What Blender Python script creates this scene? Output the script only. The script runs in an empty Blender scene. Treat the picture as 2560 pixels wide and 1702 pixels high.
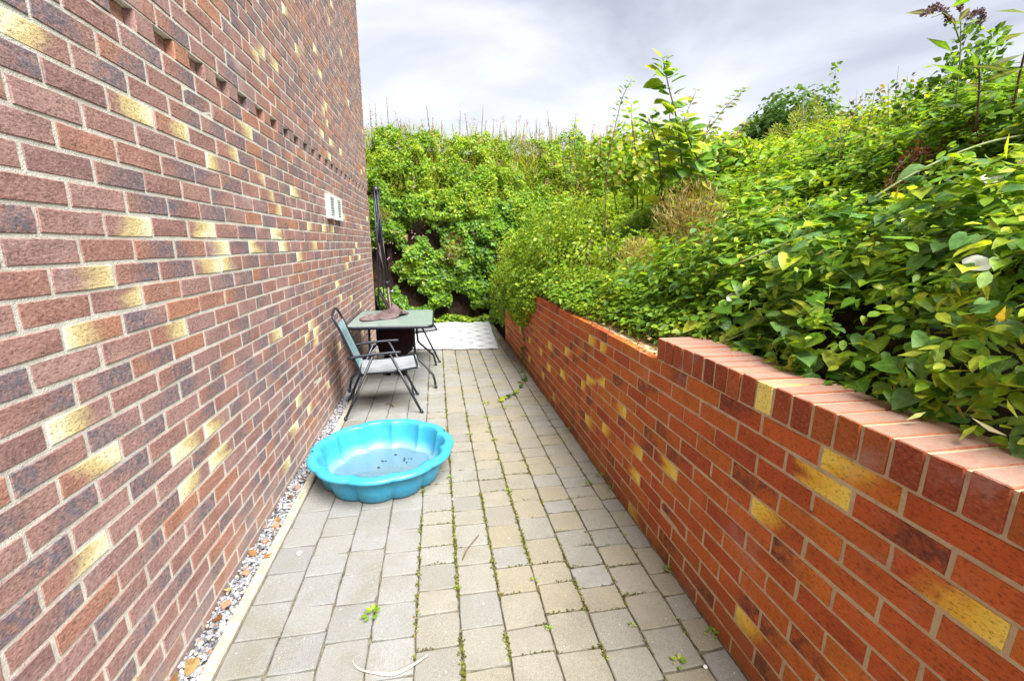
import bpy, bmesh, math, random
import numpy as np
from mathutils import Matrix, Vector, Euler

rng = np.random.default_rng(7)
random.seed(7)
scene = bpy.context.scene
COL = scene.collection

# ------------------------------------------------------------------ camera, sky, sun, exposure
cam_d = bpy.data.cameras.new('camera')
cam_d.sensor_width = 36.0
cam_d.lens = 15.045
cam_d.clip_start = 0.02
cam_d.clip_end = 600
cam = bpy.data.objects.new('camera', cam_d)
COL.objects.link(cam)
CAM = np.array([0, 0, 1.515])
YAW, PITCH, ROLL = 0.1741, 0.2211, 0.0076
def cam_axes():
    cy, sy, cp, sp = math.cos(YAW), math.sin(YAW), math.cos(PITCH), math.sin(PITCH)
    fwd = np.array([sy*cp, cy*cp, -sp]); r = np.array([cy, -sy, 0]); u = np.cross(r, fwd)
    cr, sr = math.cos(ROLL), math.sin(ROLL)
    return cr*r+sr*u, -sr*r+cr*u, fwd
AX_R, AX_U, AX_F = cam_axes()
M = Matrix.Identity(4)
for i in range(3):
    M[i][0] = AX_R[i]; M[i][1] = AX_U[i]; M[i][2] = -AX_F[i]; M[i][3] = CAM[i]
cam.matrix_world = M
scene.camera = cam

SUN_EL, SUN_AZ = math.radians(56), math.radians(152)     # azimuth clockwise from +Y (the alley direction)
world = bpy.data.worlds.new('World'); scene.world = world; world.use_nodes = True
wn, wl = world.node_tree.nodes, world.node_tree.links
for n in list(wn): wn.remove(n)
def W(t, **k):
    n = wn.new(t)
    for a, b in k.items(): setattr(n, a, b)
    return n
sky = W('ShaderNodeTexSky', sky_type='NISHITA', sun_disc=False, sun_elevation=SUN_EL, sun_rotation=SUN_AZ)
tc = W('ShaderNodeTexCoord')
mp = W('ShaderNodeMapping'); mp.inputs['Scale'].default_value = (1.0, 1.0, 2.3); mp.inputs['Location'].default_value = (3.1, 0.4, 0.2)
wl.new(tc.outputs['Generated'], mp.inputs['Vector'])
cn = W('ShaderNodeTexNoise'); cn.inputs['Scale'].default_value = 1.9; cn.inputs['Detail'].default_value = 5; cn.inputs['Roughness'].default_value = 0.52; cn.inputs['Distortion'].default_value = 0.5
wl.new(mp.outputs[0], cn.inputs['Vector'])
cr_ = W('ShaderNodeValToRGB')
cr_.color_ramp.elements[0].position = 0.32; cr_.color_ramp.elements[0].color = (0.44, 0.45, 0.52, 1)
cr_.color_ramp.elements[1].position = 0.62; cr_.color_ramp.elements[1].color = (1.0, 1.0, 1.04, 1)
sz_ = W('ShaderNodeSeparateXYZ'); wl.new(tc.outputs['Generated'], sz_.inputs[0])
el_ = W('ShaderNodeMath', operation='MULTIPLY_ADD'); wl.new(sz_.outputs[2], el_.inputs[0]); el_.inputs[1].default_value = -1.1; el_.inputs[2].default_value = .40
ad_ = W('ShaderNodeMath', operation='ADD'); wl.new(cn.outputs['Fac'], ad_.inputs[0]); wl.new(el_.outputs[0], ad_.inputs[1])
wl.new(ad_.outputs[0], cr_.inputs['Fac'])
sc_ = W('ShaderNodeMix', data_type='RGBA', blend_type='MULTIPLY'); sc_.inputs['Factor'].default_value = 1
wl.new(cr_.outputs['Color'], sc_.inputs['A']); sc_.inputs['B'].default_value = (1.16, 1.155, 1.16, 1)
mx = W('ShaderNodeMix', data_type='RGBA'); mx.inputs['Factor'].default_value = 0.94
wl.new(sky.outputs[0], mx.inputs['A']); wl.new(sc_.outputs['Result'], mx.inputs['B'])
bg = W('ShaderNodeBackground'); bg.inputs['Strength'].default_value = 0.1
wl.new(mx.outputs['Result'], bg.inputs['Color'])
wo = W('ShaderNodeOutputWorld'); wl.new(bg.outputs[0], wo.inputs['Surface'])

sl = bpy.data.lights.new('sun', 'SUN'); sl.energy = 1.5; sl.angle = math.radians(42); sl.color = (1.0, 0.98, 0.945)
so = bpy.data.objects.new('sun', sl); COL.objects.link(so)
sd = Vector((math.sin(SUN_AZ)*math.cos(SUN_EL), math.cos(SUN_AZ)*math.cos(SUN_EL), math.sin(SUN_EL)))
so.rotation_euler = sd.to_track_quat('Z', 'Y').to_euler(); so.location = sd*30

vs = scene.view_settings
vs.view_transform = 'Standard'; vs.look = 'None'; vs.exposure = 3.05; vs.gamma = 1.0; vs.use_curve_mapping = False

# ------------------------------------------------------------------ helpers
def project(P):
    P = np.atleast_2d(P) - CAM
    d = P@AX_F
    f = 1024*15.045/36
    return 512+f*(P@AX_R)/np.maximum(d, 1e-3), 340-f*(P@AX_U)/np.maximum(d, 1e-3), d

def link(o, parent=None):
    COL.objects.link(o)
    if parent is not None:
        o.parent = parent
    return o

def tag(o, label=None, cat=None, group=None, kind=None):
    if label: o['label'] = label
    if cat: o['category'] = cat
    if group: o['group'] = group
    if kind: o['kind'] = kind
    return o

def thing(name, loc, label, cat, group=None, rz=0):
    o = bpy.data.objects.new(name, None); o.empty_display_size = 0.1
    o.location = loc; o.rotation_euler = (0, 0, rz)
    link(o); return tag(o, label, cat, group)

def mesh_np(name, V, F, mat=None, attr=None, uv=None, smooth=False, alpha=None):
    """V (n,3); F list of index arrays (m,k); attr (n,4) point colours 'lc'; uv per vertex (n,2)"""
    me = bpy.data.meshes.new(name)
    V = np.asarray(V, np.float32); me.vertices.add(len(V)); me.vertices.foreach_set('co', V.ravel())
    F = [np.asarray(f, np.int32) for f in F if len(f)]
    loops = np.concatenate([f.ravel() for f in F]); sizes = np.concatenate([np.full(len(f), f.shape[1], np.int32) for f in F])
    me.loops.add(len(loops)); me.loops.foreach_set('vertex_index', loops)
    st = np.concatenate([[0], np.cumsum(sizes)[:-1]]).astype(np.int32)
    me.polygons.add(len(sizes)); me.polygons.foreach_set('loop_start', st); me.polygons.foreach_set('loop_total', sizes)
    me.polygons.foreach_set('use_smooth', np.full(len(sizes), bool(smooth)))
    if attr is not None:
        a = me.attributes.new('lc', 'FLOAT_COLOR', 'POINT'); a.data.foreach_set('color', np.asarray(attr, np.float32).ravel())
    if uv is not None:
        u = me.uv_layers.new(name='UVMap'); u.data.foreach_set('uv', np.asarray(uv, np.float32)[loops].ravel())
    me.update(calc_edges=True); me.validate()
    if mat: me.materials.append(mat)
    return me

def obj(name, me, parent=None, loc=(0, 0, 0)):
    o = bpy.data.objects.new(name, me); o.location = loc
    return link(o, parent)

class MB:
    """collects shapes into one mesh"""
    def __init__(s): s.v = []; s.f = []
    def add(s, vs_, fs):
        b = len(s.v); s.v += [tuple(map(float, p)) for p in vs_]; s.f += [tuple(i+b for i in f) for f in fs]
        return s
    def box(s, lo, hi):
        (a, b, c), (d, e, g) = lo, hi
        return s.add([(a,b,c),(d,b,c),(d,e,c),(a,e,c),(a,b,g),(d,b,g),(d,e,g),(a,e,g)],
                     [(0,3,2,1),(4,5,6,7),(0,1,5,4),(1,2,6,5),(2,3,7,6),(3,0,4,7)])
    def tube(s, pts, r, seg=8, cap=True):
        pts = [Vector(p) for p in pts]; n = len(pts)
        rr = r if isinstance(r, (list, tuple, np.ndarray)) else [r]*n
        base = len(s.v); up = None
        for i, p in enumerate(pts):
            t = (pts[min(i+1, n-1)]-pts[max(i-1, 0)]).normalized()
            if up is None:
                up = t.orthogonal().normalized()
            else:
                up = (up - t*up.dot(t)); up = up.normalized() if up.length > 1e-6 else t.orthogonal().normalized()
            w = t.cross(up)
            for k in range(seg):
                a = 2*math.pi*k/seg
                s.v.append(tuple(p+(up*math.cos(a)+w*math.sin(a))*rr[i]))
        for i in range(n-1):
            for k in range(seg):
                a = base+i*seg+k; b = base+i*seg+(k+1) % seg
                s.f.append((a, b, b+seg, a+seg))
        if cap:
            s.f.append(tuple(base+k for k in reversed(range(seg))))
            s.f.append(tuple(base+(n-1)*seg+k for k in range(seg)))
        return s
    def mesh(s, name, mat, smooth=False):
        me = bpy.data.meshes.new(name); me.from_pydata(s.v, [], s.f); me.update()
        if smooth: me.polygons.foreach_set('use_smooth', np.ones(len(s.f), bool))
        if mat: me.materials.append(mat)
        return me
    def build(s, name, mat, parent=None, loc=(0, 0, 0), smooth=False):
        return obj(name, s.mesh(name, mat, smooth), parent, loc)

def curve_pts(pts, n=6):
    """Catmull-Rom through the points"""
    P = [np.array(p, float) for p in pts]; P = [2*P[0]-P[1]]+P+[2*P[-1]-P[-2]]; out = []
    for i in range(1, len(P)-2):
        for k in range(n):
            t = k/n
            out.append(.5*((2*P[i])+(-P[i-1]+P[i+1])*t+(2*P[i-1]-5*P[i]+4*P[i+1]-P[i+2])*t*t+(-P[i-1]+3*P[i]-3*P[i+1]+P[i+2])*t**3))
    out.append(P[-2]); return out

def _h(ix, iy, iz, s):
    n = (ix.astype(np.int64)*374761393+iy.astype(np.int64)*668265263+iz.astype(np.int64)*2147483647+s*974711) & 0xffffffff
    n = ((n ^ (n >> 13))*1274126177) & 0xffffffff
    n = (n ^ (n >> 16)) & 0xffffffff
    return n/4294967295.0
def vnoise(P, sc=1.0, s=0):
    P = np.asarray(P, float)*sc; I = np.floor(P).astype(np.int64); f = P-I; f = f*f*(3-2*f); r = 0
    for dx in (0, 1):
        for dy in (0, 1):
            for dz in (0, 1):
                w = (f[:, 0] if dx else 1-f[:, 0])*(f[:, 1] if dy else 1-f[:, 1])*(f[:, 2] if dz else 1-f[:, 2])
                r = r+w*_h(I[:, 0]+dx, I[:, 1]+dy, I[:, 2]+dz, s)
    return r
def fbm(P, sc=1.0, s=0, o=3):
    r = 0; a = .5; t = 0
    for k in range(o):
        r = r+a*vnoise(P, sc*2**k, s+k*17); t += a; a *= .5
    return r/t
def sstep(a, b, x):
    t = np.clip((np.asarray(x, float)-a)/(b-a), 0, 1); return t*t*(3-2*t)

# ------------------------------------------------------------------ materials
MATS = {}
class NT:
    def __init__(s, name):
        s.m = bpy.data.materials.new(name); s.m.use_nodes = True; MATS[name] = s.m
        s.n, s.l = s.m.node_tree.nodes, s.m.node_tree.links
        s.p = s.n['Principled BSDF']; s.out = s.n['Material Output']
    def node(s, t, ins=None, **k):
        n = s.n.new(t)
        for a, b in k.items(): setattr(n, a, b)
        for a, b in (ins or {}).items():
            if isinstance(b, bpy.types.NodeSocket): s.l.new(b, n.inputs[a])
            else: n.inputs[a].default_value = b
        return n
    def math(s, op, a, b=0.0, c=None, clamp=False):
        d = {0: a, 1: b}
        if c is not None: d[2] = c
        return s.node('ShaderNodeMath', d, operation=op, use_clamp=clamp).outputs[0]
    def noise(s, sc, vec=None, detail=2, rough=.5, dist=0):
        d = {'Scale': sc, 'Detail': detail, 'Roughness': rough, 'Distortion': dist}
        if vec is not None: d['Vector'] = vec
        return s.node('ShaderNodeTexNoise', d).outputs['Fac']
    def ramp(s, f, stops, interp='LINEAR'):
        n = s.node('ShaderNodeValToRGB', {'Fac': f}); e = n.color_ramp; e.interpolation = interp
        while len(e.elements) < len(stops): e.elements.new(.5)
        for q, (p, c) in zip(e.elements, stops): q.position = p; q.color = (*c, 1) if len(c) == 3 else c
        return n.outputs['Color']
    def mix(s, f, a, b, mode='MIX'):
        d = {'Factor': f}
        n = s.node('ShaderNodeMix', d, data_type='RGBA', blend_type=mode)
        for k, v in (('A', a), ('B', b)):
            sock = [i for i in n.inputs if i.name == k and i.type == 'RGBA'][0]
            if isinstance(v, bpy.types.NodeSocket): s.l.new(v, sock)
            else: sock.default_value = (*v, 1) if len(v) == 3 else v
        return [o for o in n.outputs if o.type == 'RGBA'][0]
    def maprange(s, v, a, b, c=0., d=1., smooth=True):
        n = s.node('ShaderNodeMapRange', {'Value': v, 'From Min': a, 'From Max': b, 'To Min': c, 'To Max': d}, interpolation_type='SMOOTHSTEP' if smooth else 'LINEAR')
        return n.outputs['Result']
    def pos(s): return s.node('ShaderNodeNewGeometry').outputs['Position']
    def attr(s, nm='lc'): return s.node('ShaderNodeAttribute', attribute_name=nm)
    def set(s, **k):
        for a, b in k.items():
            a = a.replace('_', ' ')
            if isinstance(b, bpy.types.NodeSocket): s.l.new(b, s.p.inputs[a])
            else: s.p.inputs[a].default_value = (*b, 1) if isinstance(b, tuple) and len(b) == 3 else b
        return s
    def bump(s, h, st=.3, d=.01):
        n = s.node('ShaderNodeBump', {'Height': h, 'Strength': st, 'Distance': d}); s.l.new(n.outputs[0], s.p.inputs['Normal']); return s

def simple(name, col, rough=.5, metal=0., var=.0, sc=20, spec=.5, bump=0):
    t = NT(name)
    if var:
        nz = t.noise(sc, t.pos(), 4, .6)
        c = t.mix(t.maprange(nz, .3, .7), tuple(x*(1-var) for x in col), tuple(min(1, x*(1+var)) for x in col)); t.set(Base_Color=c)
        if bump: t.bump(nz, bump, .004)
    else: t.set(Base_Color=col)
    t.set(Roughness=rough, Metallic=metal); t.p.inputs['Specular IOR Level'].default_value = spec
    return t.m

def brick_material(name, stops, yel, blue, bloom, skylit_dust=None, pale=None, fleck=(.62, .47, .39), foot_col=(.40, .33, .30)):
    t = NT(name); a = t.attr(); sp = t.node('ShaderNodeSeparateColor', {'Color': a.outputs['Color']})
    uv = t.node('ShaderNodeUVMap'); su = t.node('ShaderNodeSeparateXYZ', {'Vector': uv.outputs[0]})
    P = t.pos(); rnd = sp.outputs[0]
    base = t.ramp(rnd, stops)
    big = t.noise(9, P, 3, .6); Ps = t.node('ShaderNodeVectorMath', {0: P, 1: (1, .5, 1)}, operation='MULTIPLY').outputs[0]; fine = t.noise(150, Ps, 3, .7); mid = t.noise(38, P, 4, .65)
    base = t.mix(t.maprange(big, .35, .7), base, t.mix(1, base, (.80, .78, .80), 'MULTIPLY'))
    u = t.math('ADD', su.outputs[0], t.math('ADD', t.math('MULTIPLY', t.math('SUBTRACT', mid, .5), .42), t.math('MULTIPLY', t.math('SUBTRACT', t.noise(2.7, P, 1, .5), .5), .9)))
    # signed masks: attribute .5 = none, >.5 far end, <.5 near end
    def endmask(ch, lo, hi):
        far = t.math('MULTIPLY', t.maprange(u, lo, hi), t.math('GREATER_THAN', ch, .6))
        near = t.math('MULTIPLY', t.maprange(u, 1-lo, 1-hi), t.math('LESS_THAN', ch, .4))
        return t.math('MAXIMUM', far, near)
    bm_ = t.math('MULTIPLY', endmask(sp.outputs[2], .1, .8), t.maprange(mid, .34, .60, .15, .9))
    c = t.mix(bm_, base, blue)
    c = t.mix(endmask(sp.outputs[1], .22, .60), c, tuple(.45*x+.55*y for x, y in zip(stops[0][1], yel)))
    c = t.mix(endmask(sp.outputs[1], .40, .80), c, yel)
    c = t.mix(endmask(sp.outputs[1], .68, 1.02), c, pale or tuple(min(.92, x*1.2+.06) for x in yel))
    pits = t.maprange(fine, .36, .47, 1, 0)
    c = t.mix(t.math('MULTIPLY', pits, .5), c, (.035, .022, .02))
    c = t.mix(t.math('MULTIPLY', t.maprange(fine, .54, .68), .34), c, fleck)
    zz = t.node('ShaderNodeSeparateXYZ', {'Vector': P}).outputs[2]
    foot = t.maprange(t.math('ADD', zz, t.math('MULTIPLY', t.math('SUBTRACT', t.noise(4.5, P, 4, .6), .5), .5)), .02, .26, 1, 0)
    c = t.mix(t.math('MULTIPLY', foot, .42), c, foot_col)
    stain = t.maprange(t.noise(3.1, P, 5, .62), .60, .74, 0, bloom)
    c = t.mix(stain, c, (.55, .50, .48))
    if skylit_dust:      # weathered bloom and sky light, both painted pale on the upward faces
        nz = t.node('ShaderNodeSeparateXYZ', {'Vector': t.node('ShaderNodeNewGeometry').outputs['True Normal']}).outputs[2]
        c = t.mix(t.math('MULTIPLY', t.maprange(nz, .6, .9), t.maprange(mid, .2, .6, .6, .92)), c, skylit_dust)
    t.set(Base_Color=c, Roughness=.82); t.p.inputs['Specular IOR Level'].default_value = .25
    h = t.math('ADD', t.math('MULTIPLY', fine, .6), t.math('MULTIPLY', mid, 1.0))
    t.bump(h, .55, .006)
    return t.m

BR_L = brick_material('brown_brick', [(0, (.365, .205, .17)), (.2, (.39, .235, .205)), (.4, (.34, .205, .185)), (.62, (.44, .21, .13)), (.8, (.38, .20, .155)), (1, (.30, .175, .16))], (.66, .54, .25), (.145, .137, .162), .5, None, (.86, .80, .52))
BR_R = brick_material('red_brick', [(0, (.54, .115, .03)), (.2, (.60, .145, .032)), (.4, (.50, .10, .03)), (.62, (.62, .18, .03)), (.8, (.54, .11, .028)), (1, (.42, .08, .028))], (.86, .54, .06), (.13, .045, .032), .14, fleck=(.62, .2, .07), foot_col=(.15, .085, .04))
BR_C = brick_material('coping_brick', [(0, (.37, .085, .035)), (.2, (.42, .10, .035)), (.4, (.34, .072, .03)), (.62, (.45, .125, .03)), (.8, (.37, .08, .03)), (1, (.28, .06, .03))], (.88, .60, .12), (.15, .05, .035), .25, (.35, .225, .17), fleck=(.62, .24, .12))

def mortar_material(name, c0, c1):
    t = NT(name); P = t.pos()
    n1 = t.noise(24, P, 5, .7); n2 = t.noise(220, P, 2, .6)
    c = t.mix(t.maprange(n1, .3, .7), c0, c1)
    c = t.mix(t.math('MULTIPLY', t.maprange(n2, .3, .42, 1, 0), .4), c, tuple(x*.45 for x in c0))
    t.set(Base_Color=c, Roughness=.95); t.p.inputs['Specular IOR Level'].default_value = .1
    t.bump(t.math('ADD', n1, n2), .5, .006); return t.m
MO_L = mortar_material('pale_mortar', (.52, .50, .43), (.66, .64, .56))
MO_R = mortar_material('tan_mortar', (.48, .36, .22), (.62, .50, .34))

def paver_material():
    t = NT('concrete_paver'); a = t.attr(); sp = t.node('ShaderNodeSeparateColor', {'Color': a.outputs['Color']}); P = t.pos()
    c = t.ramp(sp.outputs[0], [(0, (.205, .21, .206)), (.3, (.235, .24, .236)), (.6, (.22, .218, .202)), (.85, (.255, .258, .25)), (1, (.195, .195, .186))])
    c = t.mix(sp.outputs[1], c, (.27, .23, .145))
    st = t.noise(2.3, P, 5, .65, .6)
    c = t.mix(t.math('MULTIPLY', t.maprange(st, .48, .70), .6), c, (.165, .148, .105))
    c = t.mix(t.math('MULTIPLY', t.maprange(t.noise(9, P, 4, .6), .45, .7), .45), c, (.20, .19, .15))
    f = t.noise(420, P, 2, .7); g = t.noise(130, P, 3, .7)
    c = t.mix(t.math('MULTIPLY', t.maprange(t.noise(70, P, 4, .75), .36, .52, 1, 0), .30), c, (.15, .14, .115))
    c = t.mix(t.math('MULTIPLY', t.maprange(f, .36, .48, 1, 0), .5), c, (.11, .10, .085))
    c = t.mix(t.math('MULTIPLY', t.maprange(f, .55, .68), .45), c, (.52, .50, .45))
    c = t.mix(t.math('MULTIPLY', t.maprange(g, .30, .40, 1, 0), .35), c, (.17, .155, .12))
    # light weathered rim spots
    c = t.mix(t.math('MULTIPLY', t.maprange(t.noise(55, P, 2, .5), .70, .76), .5), c, (.62, .60, .54))
    t.set(Base_Color=c, Roughness=.86); t.p.inputs['Specular IOR Level'].default_value = .3
    t.bump(t.math('ADD', g, t.math('MULTIPLY', f, .5)), .35, .004); return t.m
PAVE = paver_material()

def leaf_material(name, trans=.35, rough=.42, vein=.35):
    t = NT(name); a = t.attr(); P = t.pos()
    n = t.noise(60, P, 2, .6)
    c = t.mix(t.maprange(n, .3, .7), t.mix(1, a.outputs['Color'], (.72, .76, .7), 'MULTIPLY'), t.mix(1, a.outputs['Color'], (1.2, 1.15, 1.1), 'MULTIPLY'))
    rib = t.math('MULTIPLY', t.math('LESS_THAN', a.outputs['Alpha'], .07), vein)
    c = t.mix(rib, c, (.34, .42, .12))
    t.set(Base_Color=c, Roughness=rough); t.p.inputs['Specular IOR Level'].default_value = .35
    tr = t.node('ShaderNodeBsdfTranslucent', {'Color': t.mix(1, c, (1.5, 1.35, .6), 'MULTIPLY')})
    ms = t.node('ShaderNodeMixShader', {0: trans, 1: t.p.outputs[0], 2: tr.outputs[0]})
    t.l.new(ms.outputs[0], t.out.inputs['Surface']); return t.m
LEAF = leaf_material('leaf', .42); PETAL = leaf_material('petal', .3, .6, 0)

SOIL = simple('soil', (.034, .022, .014), .95, var=.5, sc=14, spec=.1, bump=.8)
SAND = simple('jointing_sand', (.13, .11, .075), .95, var=.5, sc=60, spec=.1)
STEM = simple('green_stem', (.14, .17, .04), .6, var=.3, sc=30)
TWIG = simple('brown_twig', (.13, .075, .045), .8, var=.4, sc=40)
DRYSTEM = simple('grey_dry_stem', (.22, .17, .15), .8, var=.3, sc=40)
BLACK = simple('black_powder_coat', (.012, .015, .024), .38, var=.25, sc=30)
BROWNMETAL = simple('brown_painted_metal', (.055, .028, .022), .4, var=.35, sc=25)
WHITEP = simple('white_vent_plastic', (.80, .81, .80), .4, var=.05, sc=30)
VENTDARK = simple('vent_shadow_plastic', (.33, .35, .33), .6)
KERB = simple('concrete_edging', (.40, .35, .27), .9, var=.22, sc=30, spec=.2, bump=.4)
WOOD = simple('dark_weathered_timber', (.035, .02, .015), .85, var=.5, sc=12, spec=.15, bump=.5)
ROOF = simple('grey_roof_tile', (.09, .085, .085), .8, var=.3, sc=8)

# ------------------------------------------------------------------ blocks (bricks, pavers)
RING = np.array([(-1, -1), (0, -1), (1, -1), (1, 0), (1, 1), (0, 1), (-1, 1), (-1, 0)], float)
def block_verts(L, H, N, bev, jit, r, corner=0.):
    """axes: a length, b height, n outwards; back ring at n=-N, worn chamfered front at n=0"""
    q = RING*[L/2, H/2]; q[[1, 5], 0] += r.normal(size=2)*L*.18; q[[3, 7], 1] += r.normal(size=2)*H*.15
    q = q+r.normal(size=(8, 2))*jit
    if corner: q[[0, 2, 4, 6]] -= RING[[0, 2, 4, 6]]*(corner*r.uniform(.3, 1.6, (4, 1)))
    f = q-np.sign(RING)*bev*r.uniform(.6, 1.5, (8, 1))
    z = lambda v: np.full((8, 1), v)
    return np.vstack([np.hstack([q, z(-N)]), np.hstack([q, z(-bev*1.1)]), np.hstack([f, r.normal(size=(8, 1))*jit*.5])])
BF = [np.array([tuple(range(16, 24))], np.int32), np.array([(8+i, 8+(i+1) % 8, 16+(i+1) % 8, 16+i) for i in range(8)]+[(i, (i+1) % 8, 8+(i+1) % 8, 8+i) for i in range(8)], np.int32)]
class Blocks:
    """bricks/pavers of one surface: the largest in view become objects, the rest one 'stuff' part"""
    def __init__(s, A, B, N, mat, name, bev, jit, depth, corner=0.):
        s.corner = corner
        s.A, s.B, s.N = (np.array(q, float) for q in (A, B, N)); s.mat, s.name, s.bev, s.jit, s.depth = mat, name, bev, jit, depth; s.items = []
    def add(s, c, L, H, at, rot=0., push=0., size=None):
        s.items.append((np.array(c, float), L, H, at, rot, push))
    def build(s, root, rest_name, limit=300, keep=None):
        base = np.array(root.location); cs = np.array([i[0] for i in s.items]); L = np.array([i[1] for i in s.items]); H = np.array([i[2] for i in s.items])
        A, B, N = s.A, s.B, s.N; area = np.zeros(len(cs))
        x0, y0, d0 = project(cs)
        xa, ya, _ = project(cs+A*.02); xb, yb, _ = project(cs+B*.02)
        area = np.abs((xa-x0)*(yb-y0)-(xb-x0)*(ya-y0))*L*H
        ok = (d0 > .2) & (x0 > -30) & (x0 < 1054) & (y0 > -25) & (y0 < 705)
        if keep is not None: ok &= keep(cs)
        area[~ok] = 0
        order = np.argsort(-area); top = set(int(i) for i in order[:limit] if area[i] > 0)
        cache = {}; V = []; F = []; UV = []; AT = []; nb = 0
        R = np.stack([A, B, N], 1)
        uvq = np.tile(RING*.5+.5, (3, 1))
        for i, (c, l, h, at, rot, push) in enumerate(s.items):
            ca, sa = math.cos(rot), math.sin(rot)
            if i in top:
                key = (round(l*500), round(h*500), tuple(round(q*11) for q in at), int(rng.integers(0, 2)))
                if key not in cache:
                    v = block_verts(l, h, s.depth, s.bev, s.jit, rng, s.corner)@R.T
                    cache[key] = mesh_np(s.name, v, BF, s.mat, np.tile([*at, 1], (24, 1)), uvq)
                o = obj(s.name, cache[key], root, c+N*push-base)
                if rot: o.rotation_mode = 'AXIS_ANGLE'; o.rotation_axis_angle = (rot, *N)
            else:
                v = block_verts(l, h, s.depth, s.bev, s.jit, rng, s.corner); v2 = v.copy()
                v2[:, 0] = v[:, 0]*ca-v[:, 1]*sa; v2[:, 1] = v[:, 0]*sa+v[:, 1]*ca
                V.append(v2@R.T+c+N*push-base); F.append([f+nb for f in BF]); nb += 24; UV.append(uvq); AT.append(np.tile([*at, 1], (24, 1)))
        if V:
            o = obj(rest_name, mesh_np(rest_name, np.concatenate(V), [np.concatenate([f[0] for f in F]), np.concatenate([f[1] for f in F])], s.mat, np.concatenate(AT), np.concatenate(UV)), root)
            o['kind'] = 'stuff'

def brick_attr(yel=None, py=.045, pb=.5):
    r = float(rng.random()); y = .5; b = .5
    if yel is not None: y = .9 if yel else .1
    elif rng.random() < py: y = .9 if rng.random() < .7 else .1
    if y == .5 and rng.random() < pb: b = .9 if rng.random() < .65 else .1
    return (round(r*11)/11, y, b)

# ------------------------------------------------------------------ ground
g = MB(); S = 250
g.add([(-S, -S, -.05), (S, -S, -.05), (S, S, -.05), (-S, S, -.05)], [(0, 1, 2, 3)])
tag(g.build('ground', SOIL), kind='structure')

# ------------------------------------------------------------------ house wall on the left
WX = -0.973; YEND = 7.0; C0Z = 1.489; YP = 1.1763
YL = [(1.342, 2.012), (1.82, 1.951), (2.031, 1.945), (2.443, 1.954), (2.247, 1.861), (2.902, 1.789), (1.67, 1.573), (2.125, 1.574), (2.228, 1.494), (2.629, 1.494), (2.139, 1.424), (2.284, 1.418), (1.472, 1.415), (1.564, 1.339), (1.321, 1.268), (1.814, 1.182), (1.207, 1.047), (1.345, 0.882), (1.917, 0.731), (1.713, 0.723), (1.911, 0.58), (1.705, 0.588), (1.247, 0.648), (2.718, 2.106), (3.028, 1.724), (2.795, 1.873), (3.733, 1.645), (3.775, 1.511), (4.143, 1.643), (4.533, 1.656), (3.036, 2.65), (2.953, 2.507), (3.207, 2.646), (3.613, 3.028), (4.435, 3.107), (4.687, 2.472), (3.365, 1.388), (3.526, 1.382), (2.79, 0.976), (3.486, 0.92), (3.646, 0.838), (3.051, 0.441), (3.281, 0.32), (4.501, 2.654), (4.66, 2.639)]
house = thing('brick_house', (WX-3, 3, 0), 'tall brown brick house with yellow-ended bricks along the left of the alley', 'house')
hb = MB(); hb.box((WX-6, -4, -.3), (WX-.0028, YEND-.006, 2.2035)); hb.box((WX-6, -4, 2.2035), (WX-.038, YEND-.006, 2.2745)); hb.box((WX-6, -4, 2.2745), (WX-.0028, YEND-.006, 5.6))
hb.build('mortar', MO_L, house, -Vector(house.location))
# gable roof far above the frame
rf = MB(); y0, y1, yc = -4.3, YEND+.3, (YEND-4)/2
for zz in (0,):
    rf.add([(WX-6.2, y0, 5.58), (WX+.06, y0, 5.58), (WX+.06, yc, 8.2), (WX-6.2, yc, 8.2), (WX-6.2, y1, 5.58), (WX+.06, y1, 5.58)], [(0, 1, 2, 3), (3, 2, 5, 4), (1, 5, 2), (0, 3, 4), (0, 4, 5, 1)])
rf.build('roof', ROOF, house, -Vector(house.location))
def yellow_at(lst, y, z, L):
    for (a, b) in lst:
        if abs(b-z) < .0375 and abs(a-y) <= L/2: return a > y
    return None
bl = Blocks((0, 1, 0), (0, 0, 1), (1, 0, 0), BR_L, 'brick', .002, .0009, .05)
for k in range(-20, 55):
    z = C0Z+.075*k
    if z > 5.52 or z < -.03: continue
    off = 0 if k % 2 == 0 else .5
    if k == 10:                                     # course with every other header set back
        n = -26
        while True:
            yb = YP-.02+.225*n
            if yb+.1 > YEND: break
            for q in (0, 1):
                y = yb+.05125+.1125*q+.005
                if y+.05 < YEND and y > -2.6:
                    bl.add((WX, y, z), .1025, .065, brick_attr(yellow_at([p for p in YL], y, z, .11)), 0, -.03 if q else 0.0)
            n += 1
        continue
    if not -3 < z < 9: continue
    n = -17
    while True:
        ya = YP+.225*(n+off)+.005; yb = ya+.215
        n += 1
        if ya > YEND-.03: break
        yb = min(yb, YEND-.002)
        if ya < -2.6: continue
        L = yb-ya; y = (ya+yb)/2
        yl = yellow_at(YL, y, z, .225)
        bl.add((WX, y+rng.normal()*.0012, z+rng.normal()*.0009), L-.0015-abs(rng.normal())*.002, .0628, brick_attr(yl, .0 if (y < 2.9 and .3 < z < 2.1) else .05), rng.normal()*.003, rng.normal()*.0007)
bl.build(house, 'brickwork')

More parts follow.
